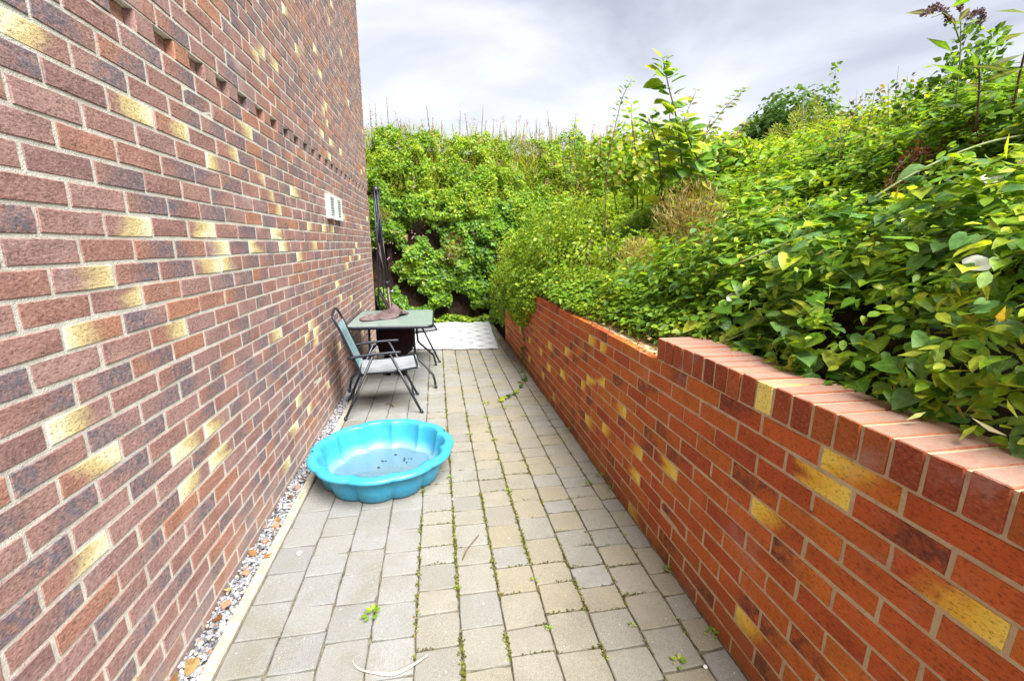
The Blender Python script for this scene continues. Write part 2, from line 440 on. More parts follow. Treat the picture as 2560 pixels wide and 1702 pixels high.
# ------------------------------------------------------------------ low garden wall on the right
RX = 1.061; RZ = .931; RYP = 1.8512; YR = [(0.917, 0.944), (0.871, 0.857), (1.129, 0.641), (0.549, 0.806), (1.128, 0.19), (1.647, 0.489), (2.004, 0.387), (1.998, 0.262), (2.02, 0.027), (2.804, 0.872), (2.585, 0.879), (3.925, 0.578), (3.406, 0.643), (2.847, 0.566), (2.962, 0.489), (2.759, 0.471), (2.548, 0.618), (2.198, 0.558), (2.782, 0.25), (2.471, 0.334), (4.267, 0.432), (3.96, 0.351), (3.503, 0.424), (4.177, 0.19), (3.708, 0.122), (4.809, 0.187)]
REND, CEND = 6.67, 1.893
gw = thing('garden_wall', (RX+.11, 2.5, 0), 'low red brick retaining wall with brick coping on its near half', 'wall')
mb = MB(); mb.box((RX+.0028, -2.0, -.3), (RX+.238, CEND-.006, .968)); mb.box((RX+.003, CEND-.006, -.3), (RX+.24, REND-.006, .957))
mb.build('mortar', MO_R, gw, -Vector(gw.location))
cb = MB(); cb.box((RX+.0032, -1.0, .968), (RX+.226, CEND-.007, 1.069)); cb.build('coping_mortar', MO_R, gw, -Vector(gw.location))
br = Blocks((0, 1, 0), (0, 0, 1), (-1, 0, 0), BR_R, 'brick', .002, .0008, .05)
for k in range(0, 13):
    z = RZ-.075*k; off = 0 if k % 2 == 0 else -.5; n = -17
    while True:
        ya = RYP+.225*(n+off)+.005; yb = ya+.215; n += 1
        if ya > REND-.03: break
        yb = min(yb, REND-.001)
        if ya < -1.6: continue
        L = yb-ya; y = (ya+yb)/2
        br.add((RX, y+rng.normal()*.001, z+rng.normal()*.0007), L-.001-abs(rng.normal())*.001, .0642, brick_attr(yellow_at(YR, y, z, .225), .0 if y < 4.4 else .06, .25), rng.normal()*.002, rng.normal()*.0009)
br.build(gw, 'brickwork', 300)
# brick-on-edge coping: full five-sided bricks
def coping_mesh(at, r):
    b = .003; x0, x1, y0, y1, z0, z1 = 0, .232, -.0325, .0325, 0, .1025
    j = lambda: r.normal()*.0008
    bm = bmesh.new(); bmesh.ops.create_cube(bm, size=1)
    for v in bm.verts: v.co = Vector((x0+(v.co.x+.5)*(x1-x0)+j(), y0+(v.co.y+.5)*(y1-y0)+j(), z0+(v.co.z+.5)*(z1-z0)+j()))
    bmesh.ops.bevel(bm, geom=list(bm.edges), offset=b, segments=1, affect='EDGES')
    V = np.array([v.co[:] for v in bm.verts]); Fq = [[v.index for v in f.verts] for f in bm.faces]; bm.free()
    uv = np.stack([V[:, 0]/.232, V[:, 2]/.1], 1)
    byn = {}
    for f in Fq: byn.setdefault(len(f), []).append(f)
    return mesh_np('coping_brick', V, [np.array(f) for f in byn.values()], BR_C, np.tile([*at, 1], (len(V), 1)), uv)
cc = {}
n = 0
while True:
    y = CEND-.0325-.075*n; n += 1
    if y < -.9: break
    isy = abs(y-1.158) < .037
    at = (round(rng.random()*7)/7, .1 if isy else .5, .9 if rng.random() < .2 and not isy else .5)
    key = (at, int(rng.integers(0, 2)))
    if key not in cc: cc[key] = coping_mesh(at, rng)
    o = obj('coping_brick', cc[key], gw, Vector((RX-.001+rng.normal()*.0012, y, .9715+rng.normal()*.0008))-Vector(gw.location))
    o.rotation_euler = (0, 0, rng.normal()*.006)

# ------------------------------------------------------------------ paving
pv = bpy.data.objects.new('paving', None)
pm = MB(); pm.add([(-.826, -1.5, -.011), (RX+.003, -1.5, -.011), (RX+.003, 8.45, -.011), (-.826, 8.45, -.011)], [(0, 1, 2, 3)])
pm.add([(-3.4, 7.05, -.012), (-.826, 7.05, -.012), (-.826, 8.45, -.012), (-3.4, 8.45, -.012)], [(0, 1, 2, 3)])
pv = pm.build('paving', SAND); tag(pv, kind='structure')
pb = Blocks((1, 0, 0), (0, 1, 0), (0, 0, 1), PAVE, 'paver', .0035, .0011, .03, .0032)
JX = [-.826, -.652, -.477, -.301, -.126, .051, .229, .406, .585, .765, .945, 1.058]
for ci in range(len(JX)-1):
    x0, x1 = JX[ci], JX[ci+1]; y = -1.2-rng.random()*.2
    while y < 8.4:
        ln = float(rng.choice([.118, .142, .177, .177, .16, .13])) if ci > 3 else float(rng.choice([.177, .177, .16, .142]))
        gap = .003 if ci < 4 else .0045
        cy = y+ln/2; tan = min(1, max(0, .15+.55*sstep(-.4, .5, (x0+x1)/2)*rng.random()*1.3)) if ci > 3 else .1*rng.random()
        r = float(rng.random()); at = (round(r*7)/7, round(float(tan)*5)/5, .5)
        pb.add(((x0+x1)/2, cy, 0), x1-x0-gap, ln-gap, at, rng.normal()*.006, rng.normal()*.0012)
        y += ln
for ci in range(14):                                # the path turns behind the house
    x0 = -.83-.177*(ci+1); y = 7.1+.06*rng.random()
    while y < 8.3:
        ln = float(rng.choice([.118, .142, .177])); pb.add((x0+.088, y+ln/2, -.001), .171, ln-.006, (round(rng.random()*7)/7, .2, .5), 0, 0); y += ln
pb.build(pv, 'far_pavers', 300)

# concrete edging strip, one piece of about 0.9 m after another
y = -1.3
while y < YEND:
    k = MB(); x0, x1, z1 = -.878, -.829, .012; y2 = min(y+.9, YEND)-.004; b = .006
    k.add([(x0, y, -.05), (x1, y, -.05), (x1, y2, -.05), (x0, y2, -.05), (x0, y, z1-b), (x1, y, z1-b), (x1, y2, z1-b), (x0, y2, z1-b), (x0+b, y+.001, z1), (x1-b, y+.001, z1), (x1-b, y2-.001, z1), (x0+b, y2-.001, z1)],
          [(4, 5, 9, 8), (5, 6, 10, 9), (6, 7, 11, 10), (7, 4, 8, 11), (8, 9, 10, 11), (0, 1, 5, 4), (1, 2, 6, 5), (2, 3, 7, 6), (3, 0, 4, 7)])
    tag(k.build('edging_kerb', KERB), kind='structure'); y += .9

# gravel between edging and house: uncountable
def pebble_material():
    t = NT('gravel_stone'); a = t.attr(); n = t.noise(90, t.pos(), 3, .6)
    t.set(Base_Color=t.mix(t.maprange(n, .35, .65), t.mix(1, a.outputs['Color'], (.7, .7, .7), 'MULTIPLY'), a.outputs['Color']), Roughness=.8); return t.m
PEB = pebble_material()
def pebbles(n, x0, x1, y0, y1, sz, zr, pal, pw, s=0):
    ico = bmesh.new(); bmesh.ops.create_icosphere(ico, subdivisions=1, radius=1); T = np.array([v.co[:] for v in ico.verts]); TF = np.array([[v.index for v in f.verts] for f in ico.faces]); ico.free()
    y = y0+(y1-y0)*rng.random(n)**1.6; c = np.stack([rng.uniform(x0, x1, n), y, rng.uniform(*zr, n)], 1)
    sc = rng.uniform(*sz, n)[:, None]*np.stack([rng.uniform(.7, 1.3, n), rng.uniform(.7, 1.3, n), rng.uniform(.45, .8, n)], 1)
    q = rng.normal(size=(n, 3)); ang = np.linalg.norm(q, axis=1); V = []
    T1 = T[None]*(1+.25*rng.normal(size=(n, len(T), 1))*.7)*sc[:, None, :]
    a = rng.uniform(0, 6.28, n); tl = rng.normal(size=n)*.4
    ca, sa = np.cos(a)[:, None], np.sin(a)[:, None]; ct, st = np.cos(tl)[:, None], np.sin(tl)[:, None]
    X, Y, Z = T1[..., 0], T1[..., 1], T1[..., 2]; Y, Z = Y*ct-Z*st, Y*st+Z*ct; X, Y = X*ca-Y*sa, X*sa+Y*ca
    V = np.stack([X, Y, Z], -1)+c[:, None]
    F = (TF[None]+(np.arange(n)*len(T))[:, None, None]).reshape(-1, 3)
    col = np.array(pal)[rng.choice(len(pal), n, p=pw)]*rng.uniform(.8, 1.15, (n, 1))
    at = np.repeat(np.concatenate([col, np.ones((n, 1))], 1), len(T), 0)
    return V.reshape(-1, 3), F, at
V, F, at = pebbles(7500, WX+.004, -.881, -.3, YEND, (.005, .0105), (-.02, .004), [(.46, .46, .48), (.32, .33, .36), (.17, .18, .20), (.40, .36, .30), (.36, .17, .10), (.06, .06, .07)], [.38, .28, .17, .10, .02, .05])
gv = obj('gravel', mesh_np('gravel', V, [F], PEB, at)); tag(gv, 'pale grey and white gravel strip along the foot of the house wall', 'gravel', kind='stuff')
gb = MB(); gb.add([(WX-.01, -1.5, -.022), (-.878, -1.5, -.022), (-.878, YEND, -.022), (WX-.01, YEND, -.022)], [(0, 1, 2, 3)])
tag(gb.build('gravel_bed', SAND), kind='structure')

# ------------------------------------------------------------------ wall vents
def make_vent(y0, label):
    w, h, p = .235, .215, .035; z0 = 1.735
    t = thing('air_vent', (WX, y0+w/2, z0), label, 'vent', 'air vents on the house wall'); L0 = -Vector(t.location)
    f = MB(); b = .042; x1 = WX+p
    f.box((WX-.002, y0, z0), (x1, y0+b, z0+h)); f.box((WX-.002, y0+w-b*.5, z0), (x1, y0+w, z0+h)); f.box((WX-.002, y0+b, z0+h-.02), (x1-.001, y0+w-b*.5, z0+h)); f.box((WX-.002, y0+b, z0), (x1-.001, y0+w-b*.5, z0+.02))
    f.build('frame', WHITEP, t, L0)
    k = MB(); k.box((WX-.001, y0+b, z0+.02), (WX+.012, y0+w-b*.5, z0+h-.02)); k.build('backing', VENTDARK, t, L0)
    n = 9; sm = None
    for i in range(n):
        zc = z0+.03+(h-.06)*i/(n-1)
        if sm is None:
            m = MB(); yl = w-b*1.5-.002
            m.add([(0, 0, .009), (0, yl, .009), (.02, yl, -.003), (.02, 0, -.003), (0, 0, .005), (0, yl, .005), (.02, yl, -.008), (.02, 0, -.008)], [(0, 1, 2, 3), (7, 6, 5, 4), (0, 3, 7, 4), (1, 5, 6, 2), (3, 2, 6, 7), (0, 4, 5, 1)])
            sm = m.mesh('slat', WHITEP)
        obj('slat', sm, t, Vector((WX+.0125, y0+b+.001, zc))+L0)
    return t
make_vent(4.30, 'nearer of two white louvred air vents on the brown brick wall')
make_vent(4.60, 'farther of two white louvred air vents on the brown brick wall')

# ------------------------------------------------------------------ folding chairs
def fabric_material(name, c0, c1):
    t = NT(name); P = t.node('ShaderNodeTexCoord').outputs['Object']
    w1 = t.node('ShaderNodeTexWave', {'Vector': P, 'Scale': 160, 'Distortion': .4}, bands_direction='Y').outputs['Fac']
    w2 = t.node('ShaderNodeTexWave', {'Vector': P, 'Scale': 160, 'Distortion': .4}, bands_direction='Z').outputs['Fac']
    n = t.noise(7, P, 4, .6)
    c = t.mix(t.maprange(n, .3, .7), c0, c1); c = t.mix(t.math('MULTIPLY', t.math('MULTIPLY', w1, w2), .3), c, tuple(x*.5 for x in c0))
    t.set(Base_Color=c, Roughness=.75); t.p.inputs['Specular IOR Level'].default_value = .2; t.bump(t.math('ADD', w1, w2), .2, .001); return t.m
MESH_TEAL = fabric_material('teal_grey_textilene', (.12, .19, .20), (.17, .25, .26))
MESH_GREY = fabric_material('grey_textilene', (.20, .21, .22), (.28, .29, .30))
MESH_RED = fabric_material('maroon_textilene', (.10, .016, .018), (.15, .025, .025))
def strip(pts, v0, v1, th, sag=0, nv=8):
    """a sheet swept along (u,z) points between lateral v0..v1, with thickness"""
    V = []; F = []; n = len(pts)
    for s_ in (0, 1):
        for (u, z) in pts:
            for k in range(nv+1):
                q = k/nv; V.append((u, v0+(v1-v0)*q, z-sag*math.sin(math.pi*q)-th*s_))
    m = n*(nv+1)
    for i in range(n-1):
        for k in range(nv):
            a = i*(nv+1)+k; F.append((a, a+1, a+nv+2, a+nv+1)); b = a+m; F.append((b, b+nv+1, b+nv+2, b+1))
    for i in range(n-1):
        for k in (0, nv):
            a = i*(nv+1)+k; F.append((a, a+nv+1, a+nv+1+m, a+m))
    for k in range(nv):
        for i in (0, n-1):
            a = i*(nv+1)+k; F.append((a, a+1, a+1+m, a+m))
    return MB().add(V, F)
def make_chair(loc, rz, label, backmat):
    t = thing('folding_chair', loc, label, 'chair', 'folding garden chairs at the glass table', rz); Wd = .5; r = .0115
    for v in (0, Wd):
        o = MB().tube([(.66, v, .0), (.655, v, .012), (.41, v, .565)], r, 10).build('leg', BLACK, t, smooth=True)
        obj('foot_cap', MB().tube([(.664, v, -.001), (.652, v, .028)], .0145, 10).mesh('foot_cap', BLACK, True), o)
        o = MB().tube([(0, v, .0), (.005, v, .012), (.262, v, .56)], r, 10).build('leg', BLACK, t, smooth=True)
        obj('foot_cap', MB().tube([(-.004, v, -.001), (.009, v, .028)], .0145, 10).mesh('foot_cap', BLACK, True), o)
        a = MB().tube(curve_pts([(.06, v, .553), (.2, v, .572), (.40, v, .582), (.50, v, .583)], 4), [.012]*13, 10); a.build('armrest', BLACK, t, smooth=True)
        vi = v+(.022 if v == 0 else -.022)
        MB().tube([(.14, vi, .40), (.40, vi, .405), (.64, vi, .428)], .009, 8).build('seat_rail', BLACK, t, smooth=True)
        for (u, z) in ((.472, .418), (.19, .405), (.41, .565)):
            MB().tube([(u, v-.016 if v == 0 else v-.02, z), (u, v+.02 if v == 0 else v+.016, z)], .006, 8).build('rivet', simple_metal, t)
    v0, v1 = .022, Wd-.022
    loop = curve_pts([(.165, v0, .385), (.10, v0, .56), (.02, v0, .78), (-.025, v0+.004, .885), (-.038, v0+.05, .925), (-.042, Wd/2, .94), (-.038, v1-.05, .925), (-.025, v1-.004, .885), (.02, v1, .78), (.10, v1, .56), (.165, v1, .385)], 5)
    MB().tube(loop, .0105, 9).build('back_frame', BLACK, t, smooth=True)
    MB().tube([(.64, v0, .428), (.645, Wd/2, .425), (.64, v1, .428)], .009, 8).build('front_rail', BLACK, t, smooth=True)
    MB().tube([(.6, 0, .135), (.6, Wd, .135)], .007, 8).build('stretcher', BLACK, t, smooth=True)
    MB().tube([(.06, 0, .12), (.06, Wd, .12)], .007, 8).build('stretcher', BLACK, t, smooth=True)
    st = strip([(.15, .412), (.25, .406), (.38, .407), (.5, .415), (.6, .426), (.655, .43), (.662, .42)], v0-.006, v1+.006, .003, .012); st.build('seat', MESH_GREY, t, smooth=True)
    bk = strip([(.158, .405), (.145, .44), (.115, .52), (.075, .625), (.035, .735), (.005, .825)], v0-.004, v1+.004, .003, 0); 
    # belly the back backwards a little
    bk.v = [(x-.018*math.sin(math.pi*min(1, max(0, (y-v0)/(v1-v0)))), y, z) for (x, y, z) in bk.v]
    bk.build('backrest', backmat, t, smooth=True)
    return t
simple_metal = simple('worn_steel', (.35, .36, .38), .35, .8)
CH = math.atan2(.079, .661)
make_chair((-.825, 3.693, .002), CH, 'black folding chair with teal-grey backrest in front of the glass table, nearest the blue pool', MESH_TEAL)
make_chair((-.648, 5.40, .002), CH, 'black folding chair with dark red backrest standing behind the glass table', MESH_RED)

# ------------------------------------------------------------------ glass table
TZ = .70; tb = thing('glass_table', (-.49, 4.92, 0), 'square garden table with pale green frosted glass top and black metal rim', 'table'); TL = -Vector(tb.location)
def rrect(x0, x1, y0, y1, r, n=7):
    p = []
    for (cx, cy, a0) in ((x1-r, y1-r, 0), (x0+r, y1-r, 90), (x0+r, y0+r, 180), (x1-r, y0+r, 270)):
        for k in range(n+1): a = math.radians(a0+90*k/n); p.append((cx+r*math.cos(a), cy+r*math.sin(a)))
    return p
tg = NT('frosted_glass'); nz = tg.noise(180, tg.pos(), 3, .6); n2 = tg.noise(4, tg.pos(), 3, .5)
tg.set(Base_Color=tg.mix(n2, (.23, .30, .27), (.31, .38, .35)), Roughness=.22, Transmission_Weight=.15); tg.bump(nz, .25, .002); GLASS = tg.m
P = rrect(-.915, -.055, 4.375, 5.465, .085); n = len(P)
m = MB(); m.add([(x, y, TZ) for x, y in P]+[(x, y, TZ-.005) for x, y in P], [tuple(range(n)), tuple(reversed(range(n, 2*n)))]+[(i, (i+1) % n, n+(i+1) % n, n+i) for i in range(n)]); m.build('glass_top', GLASS, tb, TL)
P2 = rrect(-.925, -.045, 4.365, 5.475, .095); P3 = rrect(-.898, -.072, 4.392, 5.448, .07)
m = MB(); rings = [[(x, y, TZ+.003) for x, y in P], [(x, y, TZ+.002) for x, y in P2], [(x, y, TZ-.028) for x, y in P2], [(x, y, TZ-.028) for x, y in P3], [(x, y, TZ-.0055) for x, y in P3]]
m.add([p for r_ in rings for p in r_], [(j*n+i, j*n+(i+1) % n, ((j+1) % 5)*n+(i+1) % n, ((j+1) % 5)*n+i) for j in range(5) for i in range(n)]); m.build('rim', BLACK, tb, TL, True)
for sx in (1, -1):
    for sy in (1, -1):
        X = lambda d: -.485+sx*d; Y = lambda d: 4.90+sy*d
        pts = [(X(.225), Y(.33), .674), (X(.23), Y(.335), .44), (X(.235), Y(.34), .345), (X(.27), Y(.355), .305), (X(.38), Y(.40), .185), (X(.415), Y(.42), .145), (X(.43), Y(.43), .09), (X(.445), Y(.445), .0)]
        lg = MB().tube(pts, .0125, 10).build('leg', BLACK, tb, TL, True)
        obj('foot_cap', MB().tube([(X(.4445), Y(.4445), -.001), (X(.439), Y(.439), .035)], .0155, 10).mesh('foot_cap', BLACK, True), lg)
for sy in (1, -1): MB().tube([(-.485-.4, 4.9+sy*.33, .664), (-.485+.4, 4.9+sy*.33, .664)], .01, 8).build('cross_bar', BLACK, tb, TL, True)

# folded parasol frame standing through the table
pa = thing('parasol', (-.475, 5.0, .0), 'folded dark brown parasol frame without its cover, standing through the glass table', 'parasol'); PL = -Vector(pa.location)
top = np.array([-.612, 5.0, 2.06]); bot = np.array([-.478, 5.0, .03]); ax = top-bot
MB().tube([bot, bot+ax*.52], .021, 12).build('pole', BROWNMETAL, pa, PL, True)
MB().tube([bot+ax*.515, top], .0165, 12).build('upper_pole', BLACK, pa, PL, True)
MB().tube([top+(0, 0, -.01), top+(0, 0, .0), top+(-.002, 0, .035), top+(-.002, 0, .05)], [.032, .036, .028, .01], 12).build('cap', BLACK, pa, PL, True)
MB().tube([bot+ax*.50, bot+ax*.53], .029, 12).build('collar', BLACK, pa, PL, True)
MB().tube([bot+ax*.47+(.02, -.02, 0), bot+ax*.47+(.055, -.03, .01)], .01, 8).build('crank', simple_metal, pa, PL, True)
for i, (bx, by, bz, mx_) in enumerate([(-.645, -.05, .80, .02), (-.665, .03, .86, .0), (-.60, .07, .93, .0), (-.585, -.06, .98, .015), (-.545, .05, 1.02, .01), (-.535, -.03, 1.10, .012)]):
    a = top+np.array([.03*math.cos(i*1.05), .03*math.sin(i*1.05), -.005])
    rb = MB().tube([a, (a+np.array([bx, 5+by, bz]))/2+(-mx_, 0, 0), (bx, 5+by, bz)], .0075, 7).build('rib', BLACK, pa, PL, True)
    q = (a+np.array([bx, 5+by, bz]))/2
    obj('strut', MB().tube([q, bot+ax*(.50)+(.012*math.cos(i*1.05), .02*math.sin(i*1.05), 0)], .005, 6).mesh('strut', BROWNMETAL, True), rb)

# crumpled canvas on the table
CANVAS = fabric_material('taupe_canvas', (.085, .055, .055), (.19, .135, .13))
def crumple(name, outline, cx, cy, z0, mound, mat, parent_label, cat, n=46, seed=3, th=.004):
    poly = np.array(outline); xs = np.linspace(poly[:, 0].min(), poly[:, 0].max(), n); ys = np.linspace(poly[:, 1].min(), poly[:, 1].max(), n)
    ang = np.linspace(0, 2*np.pi, 72, endpoint=False); rad = np.linspace(0, 1, 22)
    # star-shaped sheet: radius of the outline in each direction
    c = np.array([cx, cy]); d = poly-c; pa_ = np.unwrap(np.arctan2(d[:, 1], d[:, 0])); pr = np.hypot(d[:, 0], d[:, 1]); o = np.argsort(pa_); pa_, pr = pa_[o], pr[o]
    R = np.interp(ang, np.concatenate([pa_-2*np.pi, pa_, pa_+2*np.pi]), np.tile(pr, 3))
    V = []
    for r in rad:
        for a, q in zip(ang, R): V.append((cx+math.cos(a)*q*r, cy+math.sin(a)*q*r, 0))
    V = np.array(V); n1 = fbm(V, 7, seed, 3); ridg = 1-np.abs(2*vnoise(V*[1, 1.9, 1], 9, seed+5)-1)
    m_ = np.zeros(len(V))
    for (mx_, my_, s_, h_) in mound: m_ = np.maximum(m_, h_*np.exp(-((V[:, 0]-mx_)**2+(V[:, 1]-my_)**2)/(2*s_*s_)))
    edge = np.repeat(1-rad**6, 72)
    V[:, 2] = z0+m_+(.045*ridg**2+.05*np.clip(n1-.4, 0, 1))*(.25+.75*edge)+.003
    F = [(i*72+k, i*72+(k+1) % 72, (i+1)*72+(k+1) % 72, (i+1)*72+k) for i in range(21) for k in range(72)]
    B = V.copy(); B[:, 2] -= th; N0 = len(V)
    F += [tuple(x+N0 for x in reversed(f)) for f in F]+[(21*72+k, 21*72+(k+1) % 72, N0+21*72+(k+1) % 72, N0+21*72+k) for k in range(72)]
    o_ = obj(name, mesh_np(name, np.vstack([V, B]), [np.array(F)], mat, smooth=True)); return tag(o_, parent_label, cat)
crumple('canvas_cover', [(-.84, 4.80), (-.79, 4.66), (-.62, 4.76), (-.47, 4.84), (-.40, 4.98), (-.35, 5.24), (-.43, 5.18), (-.52, 5.12), (-.66, 5.04), (-.76, 4.92)], -.58, 4.92, TZ+.003, [(-.49, 5.0, .06, .10), (-.45, 4.95, .045, .085), (-.62, 4.92, .05, .03)], CANVAS, 'crumpled taupe canvas cover lying on the glass table', 'cover')
# dark bundle under the table
BUND = simple('dark_maroon_canvas', (.022, .008, .010), .8, var=.4, sc=9, spec=.15, bump=.4)
bt = thing('canvas_bundle', (-.49, 4.98, 0), 'dark maroon folded canvas bundle stowed under the glass table', 'bundle'); BL = -Vector(bt.location)
def loft(rings):
    m = MB(); k = len(rings[0]); m.add([p for r_ in rings for p in r_], [(j*k+i, j*k+(i+1) % k, (j+1)*k+(i+1) % k, (j+1)*k+i) for j in range(len(rings)-1) for i in range(k)]+[tuple(reversed(range(k))), tuple((len(rings)-1)*k+i for i in range(k))]); return m
def ring(cx, cy, rx, ry, z, sd=0, k=24):
    out = []
    for i in range(k):
        a = 2*math.pi*i/k; e = 4.0; q = (abs(math.cos(a))**e+abs(math.sin(a))**e)**(-1/e); w = 1+.06*math.sin(3*a+sd)+.04*math.sin(7*a+2*sd)
        out.append((cx+rx*q*w*math.cos(a), cy+ry*q*w*math.sin(a), z+.012*math.sin(2*a+sd)))
    return out
loft([ring(-.50, 4.98, .12, .09, .25, 1), ring(-.495, 4.98, .18, .14, .30, 1.2), ring(-.49, 4.98, .205, .16, .40, 1.7), ring(-.49, 4.98, .205, .16, .54, 2.2), ring(-.49, 4.98, .20, .15, .62, 2.5), ring(-.49, 4.98, .12, .1, .635, 2.5)]).build('bag', BUND, bt, BL, True)
loft([ring(-.43, 5.0, .05, .05, .02, .3), ring(-.43, 5.0, .055, .05, .15, .6), ring(-.44, 4.99, .06, .06, .28, 1)]).build('tail', BUND, bt, BL, True)
loft([ring(-.60, 5.02, .04, .04, .02, .3), ring(-.59, 5.0, .045, .05, .15, .6), ring(-.57, 4.99, .05, .06, .28, 1)]).build('tail', BUND, bt, BL, True)

# ------------------------------------------------------------------ outdoor rug
def rug_material():
    t = NT('rug_print'); uv = t.node('ShaderNodeUVMap'); s_ = t.node('ShaderNodeSeparateXYZ', {'Vector': uv.outputs[0]})
    tau = 2*math.pi
    a = t.math('COSINE', t.math('MULTIPLY', s_.outputs[0], tau/.30)); b = t.math('COSINE', t.math('MULTIPLY', s_.outputs[1], tau/.36))
    f = t.math('ABSOLUTE', t.math('ADD', a, b))
    line = t.maprange(f, .10, .26, 1, 0)
    a2 = t.math('COSINE', t.math('MULTIPLY', s_.outputs[0], tau/.15)); b2 = t.math('COSINE', t.math('MULTIPLY', s_.outputs[1], tau/.18))
    line2 = t.math('MULTIPLY', t.maprange(t.math('ABSOLUTE', t.math('ADD', a2, b2)), .1, .3, 1, 0), .45)
    l = t.math('MAXIMUM', line, line2)
    n = t.noise(12, t.pos(), 4, .6)
    c = t.mix(t.math('MULTIPLY', l, t.maprange(n, .2, .6, .6, 1)), (.50, .50, .51), (.21, .22, .24))
    c = t.mix(t.maprange(t.noise(3, t.pos(), 3, .5), .55, .8, 0, .25), c, (.5, .47, .40))
    t.set(Base_Color=c, Roughness=.85); t.bump(t.node('ShaderNodeTexWave', {'Vector': uv.outputs[0], 'Scale': 90}).outputs['Fac'], .15, .001); return t.m
RUG = rug_material()
nx, ny = 44, 44; V = []; UV = []
c00, c10, c11, c01 = np.array([-.86, 6.30]), np.array([.862, 6.042]), np.array([.985, 8.25]), np.array([-.80, 8.36])
for j in range(ny+1):
    for i in range(nx+1):
        u, v = i/nx, j/ny; p = (c00*(1-u)+c10*u)*(1-v)+(c01*(1-u)+c11*u)*v
        V.append((p[0]+.006*math.sin(9*v), p[1]+.012*math.sin(7*u+1)*(1-v), 0)); UV.append((u*1.75, v*2.2))
V = np.array(V); w = fbm(V, 2.6, 9, 3); jj = np.repeat(np.arange(ny+1)/ny, nx+1); ii = np.tile(np.arange(nx+1)/nx, ny+1)
V[:, 2] = .014+.06*np.clip(w-.42, 0, 1)+.012*sstep(.93, 1, jj)*np.sin(8*ii)**2+.02*sstep(.95, 1, ii)*sstep(.75, 1, jj)
Bv = V.copy(); Bv[:, 2] = np.maximum(Bv[:, 2]-.009, .0035); K = nx+1; N0 = len(V)
F = [(j*K+i, j*K+i+1, (j+1)*K+i+1, (j+1)*K+i) for j in range(ny) for i in range(nx)]
Fs = [(i, i+1, N0+i+1, N0+i) for i in range(nx)]+[(ny*K+i, ny*K+i+1, N0+ny*K+i+1, N0+ny*K+i) for i in range(nx)]+[(j*K, (j+1)*K, N0+(j+1)*K, N0+j*K) for j in range(ny)]+[(j*K+nx, (j+1)*K+nx, N0+(j+1)*K+nx, N0+j*K+nx) for j in range(ny)]
rug = thing('outdoor_rug', (0, 7.2, 0), 'white and grey trellis-patterned outdoor rug lying on the paving by the far hedge', 'rug')
obj('printed_face', mesh_np('printed_face', V, [np.array(F)], RUG, uv=UV, smooth=True), rug, -Vector(rug.location))
obj('backing', mesh_np('backing', np.vstack([V-[0, 0, .0006], Bv]), [np.array(Fs), np.array([tuple(x+N0 for x in reversed(f)) for f in F])], simple('rug_edge_binding', (.035, .035, .04), .8)), rug, -Vector(rug.location))

# ------------------------------------------------------------------ shell paddling pool
def pool_material():
    t = NT('cyan_pool_plastic'); P = t.pos(); s_ = t.node('ShaderNodeSeparateXYZ', {'Vector': P}); n = t.noise(7, P, 4, .6); n2 = t.noise(46, P, 4, .7)
    c = t.mix(t.maprange(n, .3, .7), (.03, .30, .49), (.05, .345, .53))
    low = t.math('MULTIPLY', t.maprange(t.math('ADD', s_.outputs[2], t.math('MULTIPLY', t.math('SUBTRACT', n, .5), .06)), .035, .095, 1, 0), t.maprange(n2, .3, .6, .5, 1))
    uv = t.node('ShaderNodeUVMap'); su = t.node('ShaderNodeSeparateXYZ', {'Vector': uv.outputs[0]})
    c = t.mix(t.math('MULTIPLY', t.math('MULTIPLY', low, su.outputs[0]), .62), c, (.22, .40, .47))            # chalky scum line inside
    c = t.mix(t.math('MULTIPLY', t.math('MULTIPLY', low, t.math('SUBTRACT', 1, su.outputs[0])), .45), c, (.02, .16, .24))   # splashed dirt outside
    floor_ = t.math('MULTIPLY', su.outputs[1], t.maprange(t.noise(5, P, 4, .65), .25, .6, .55, .95))
    c = t.mix(floor_, c, (.22, .33, .40))
    t.set(Base_Color=c, Roughness=t.maprange(n2, .3, .7, .28, .45)); t.p.inputs['Subsurface Weight'].default_value = .0
    t.bump(n2, .06, .002); return t.m
POOL = pool_material()
PC = np.array([-.385, 2.735, .004]); pool = thing('paddling_pool', tuple(PC), 'bright cyan shell-shaped plastic paddling pool on the paving', 'pool')
NL = 11; NA = 308
def shell_r(a, depth):
    ph = (a-math.radians(185))*NL/2/1.0
    lob = abs(math.sin(ph+math.pi/2*0))                # cusps between the lobes
    return 1-depth*(1-lob**.55)
prof = [(.10, .014, 1, 1, .2), (.25, .012, 1, 1, .5), (.333, .012, 1, 1, .8), (.352, .020, 1, .4, 1), (.372, .045, 1, 0, 1), (.387, .10, 1, 0, 1), (.400, .168, 1, 0, 1), (.404, .190, 1, 0, 1), (.412, .200, 1, 0, .95), (.432, .204, .6, 0, .8), (.452, .200, .2, 0, .55), (.464, .192, 0, 0, .42), (.467, .180, 0, 0, .4), (.462, .174, 0, 0, .45), (.430, .180, 0, 0, .85), (.412, .150, 0, 0, 1), (.398, .08, 0, 0, 1), (.378, .02, 0, 0, 1), (.365, .004, 0, 0, 1), (.30, .0, 0, 0, .6)]
V = []; UV = []
for (r, z, ins, fl, dl) in prof:
    for k in range(NA):
        a = 2*math.pi*k/NA; q = r*shell_r(a, .085*dl)
        V.append((q*math.cos(a)*1.0, q*math.sin(a)*.985, z)); UV.append((ins, fl))
F = [(j*NA+k, j*NA+(k+1) % NA, (j+1)*NA+(k+1) % NA, (j+1)*NA+k) for j in range(len(prof)-1) for k in range(NA)]
V.append((0, 0, .014)); UV.append((1, 1)); ci = len(V)-1
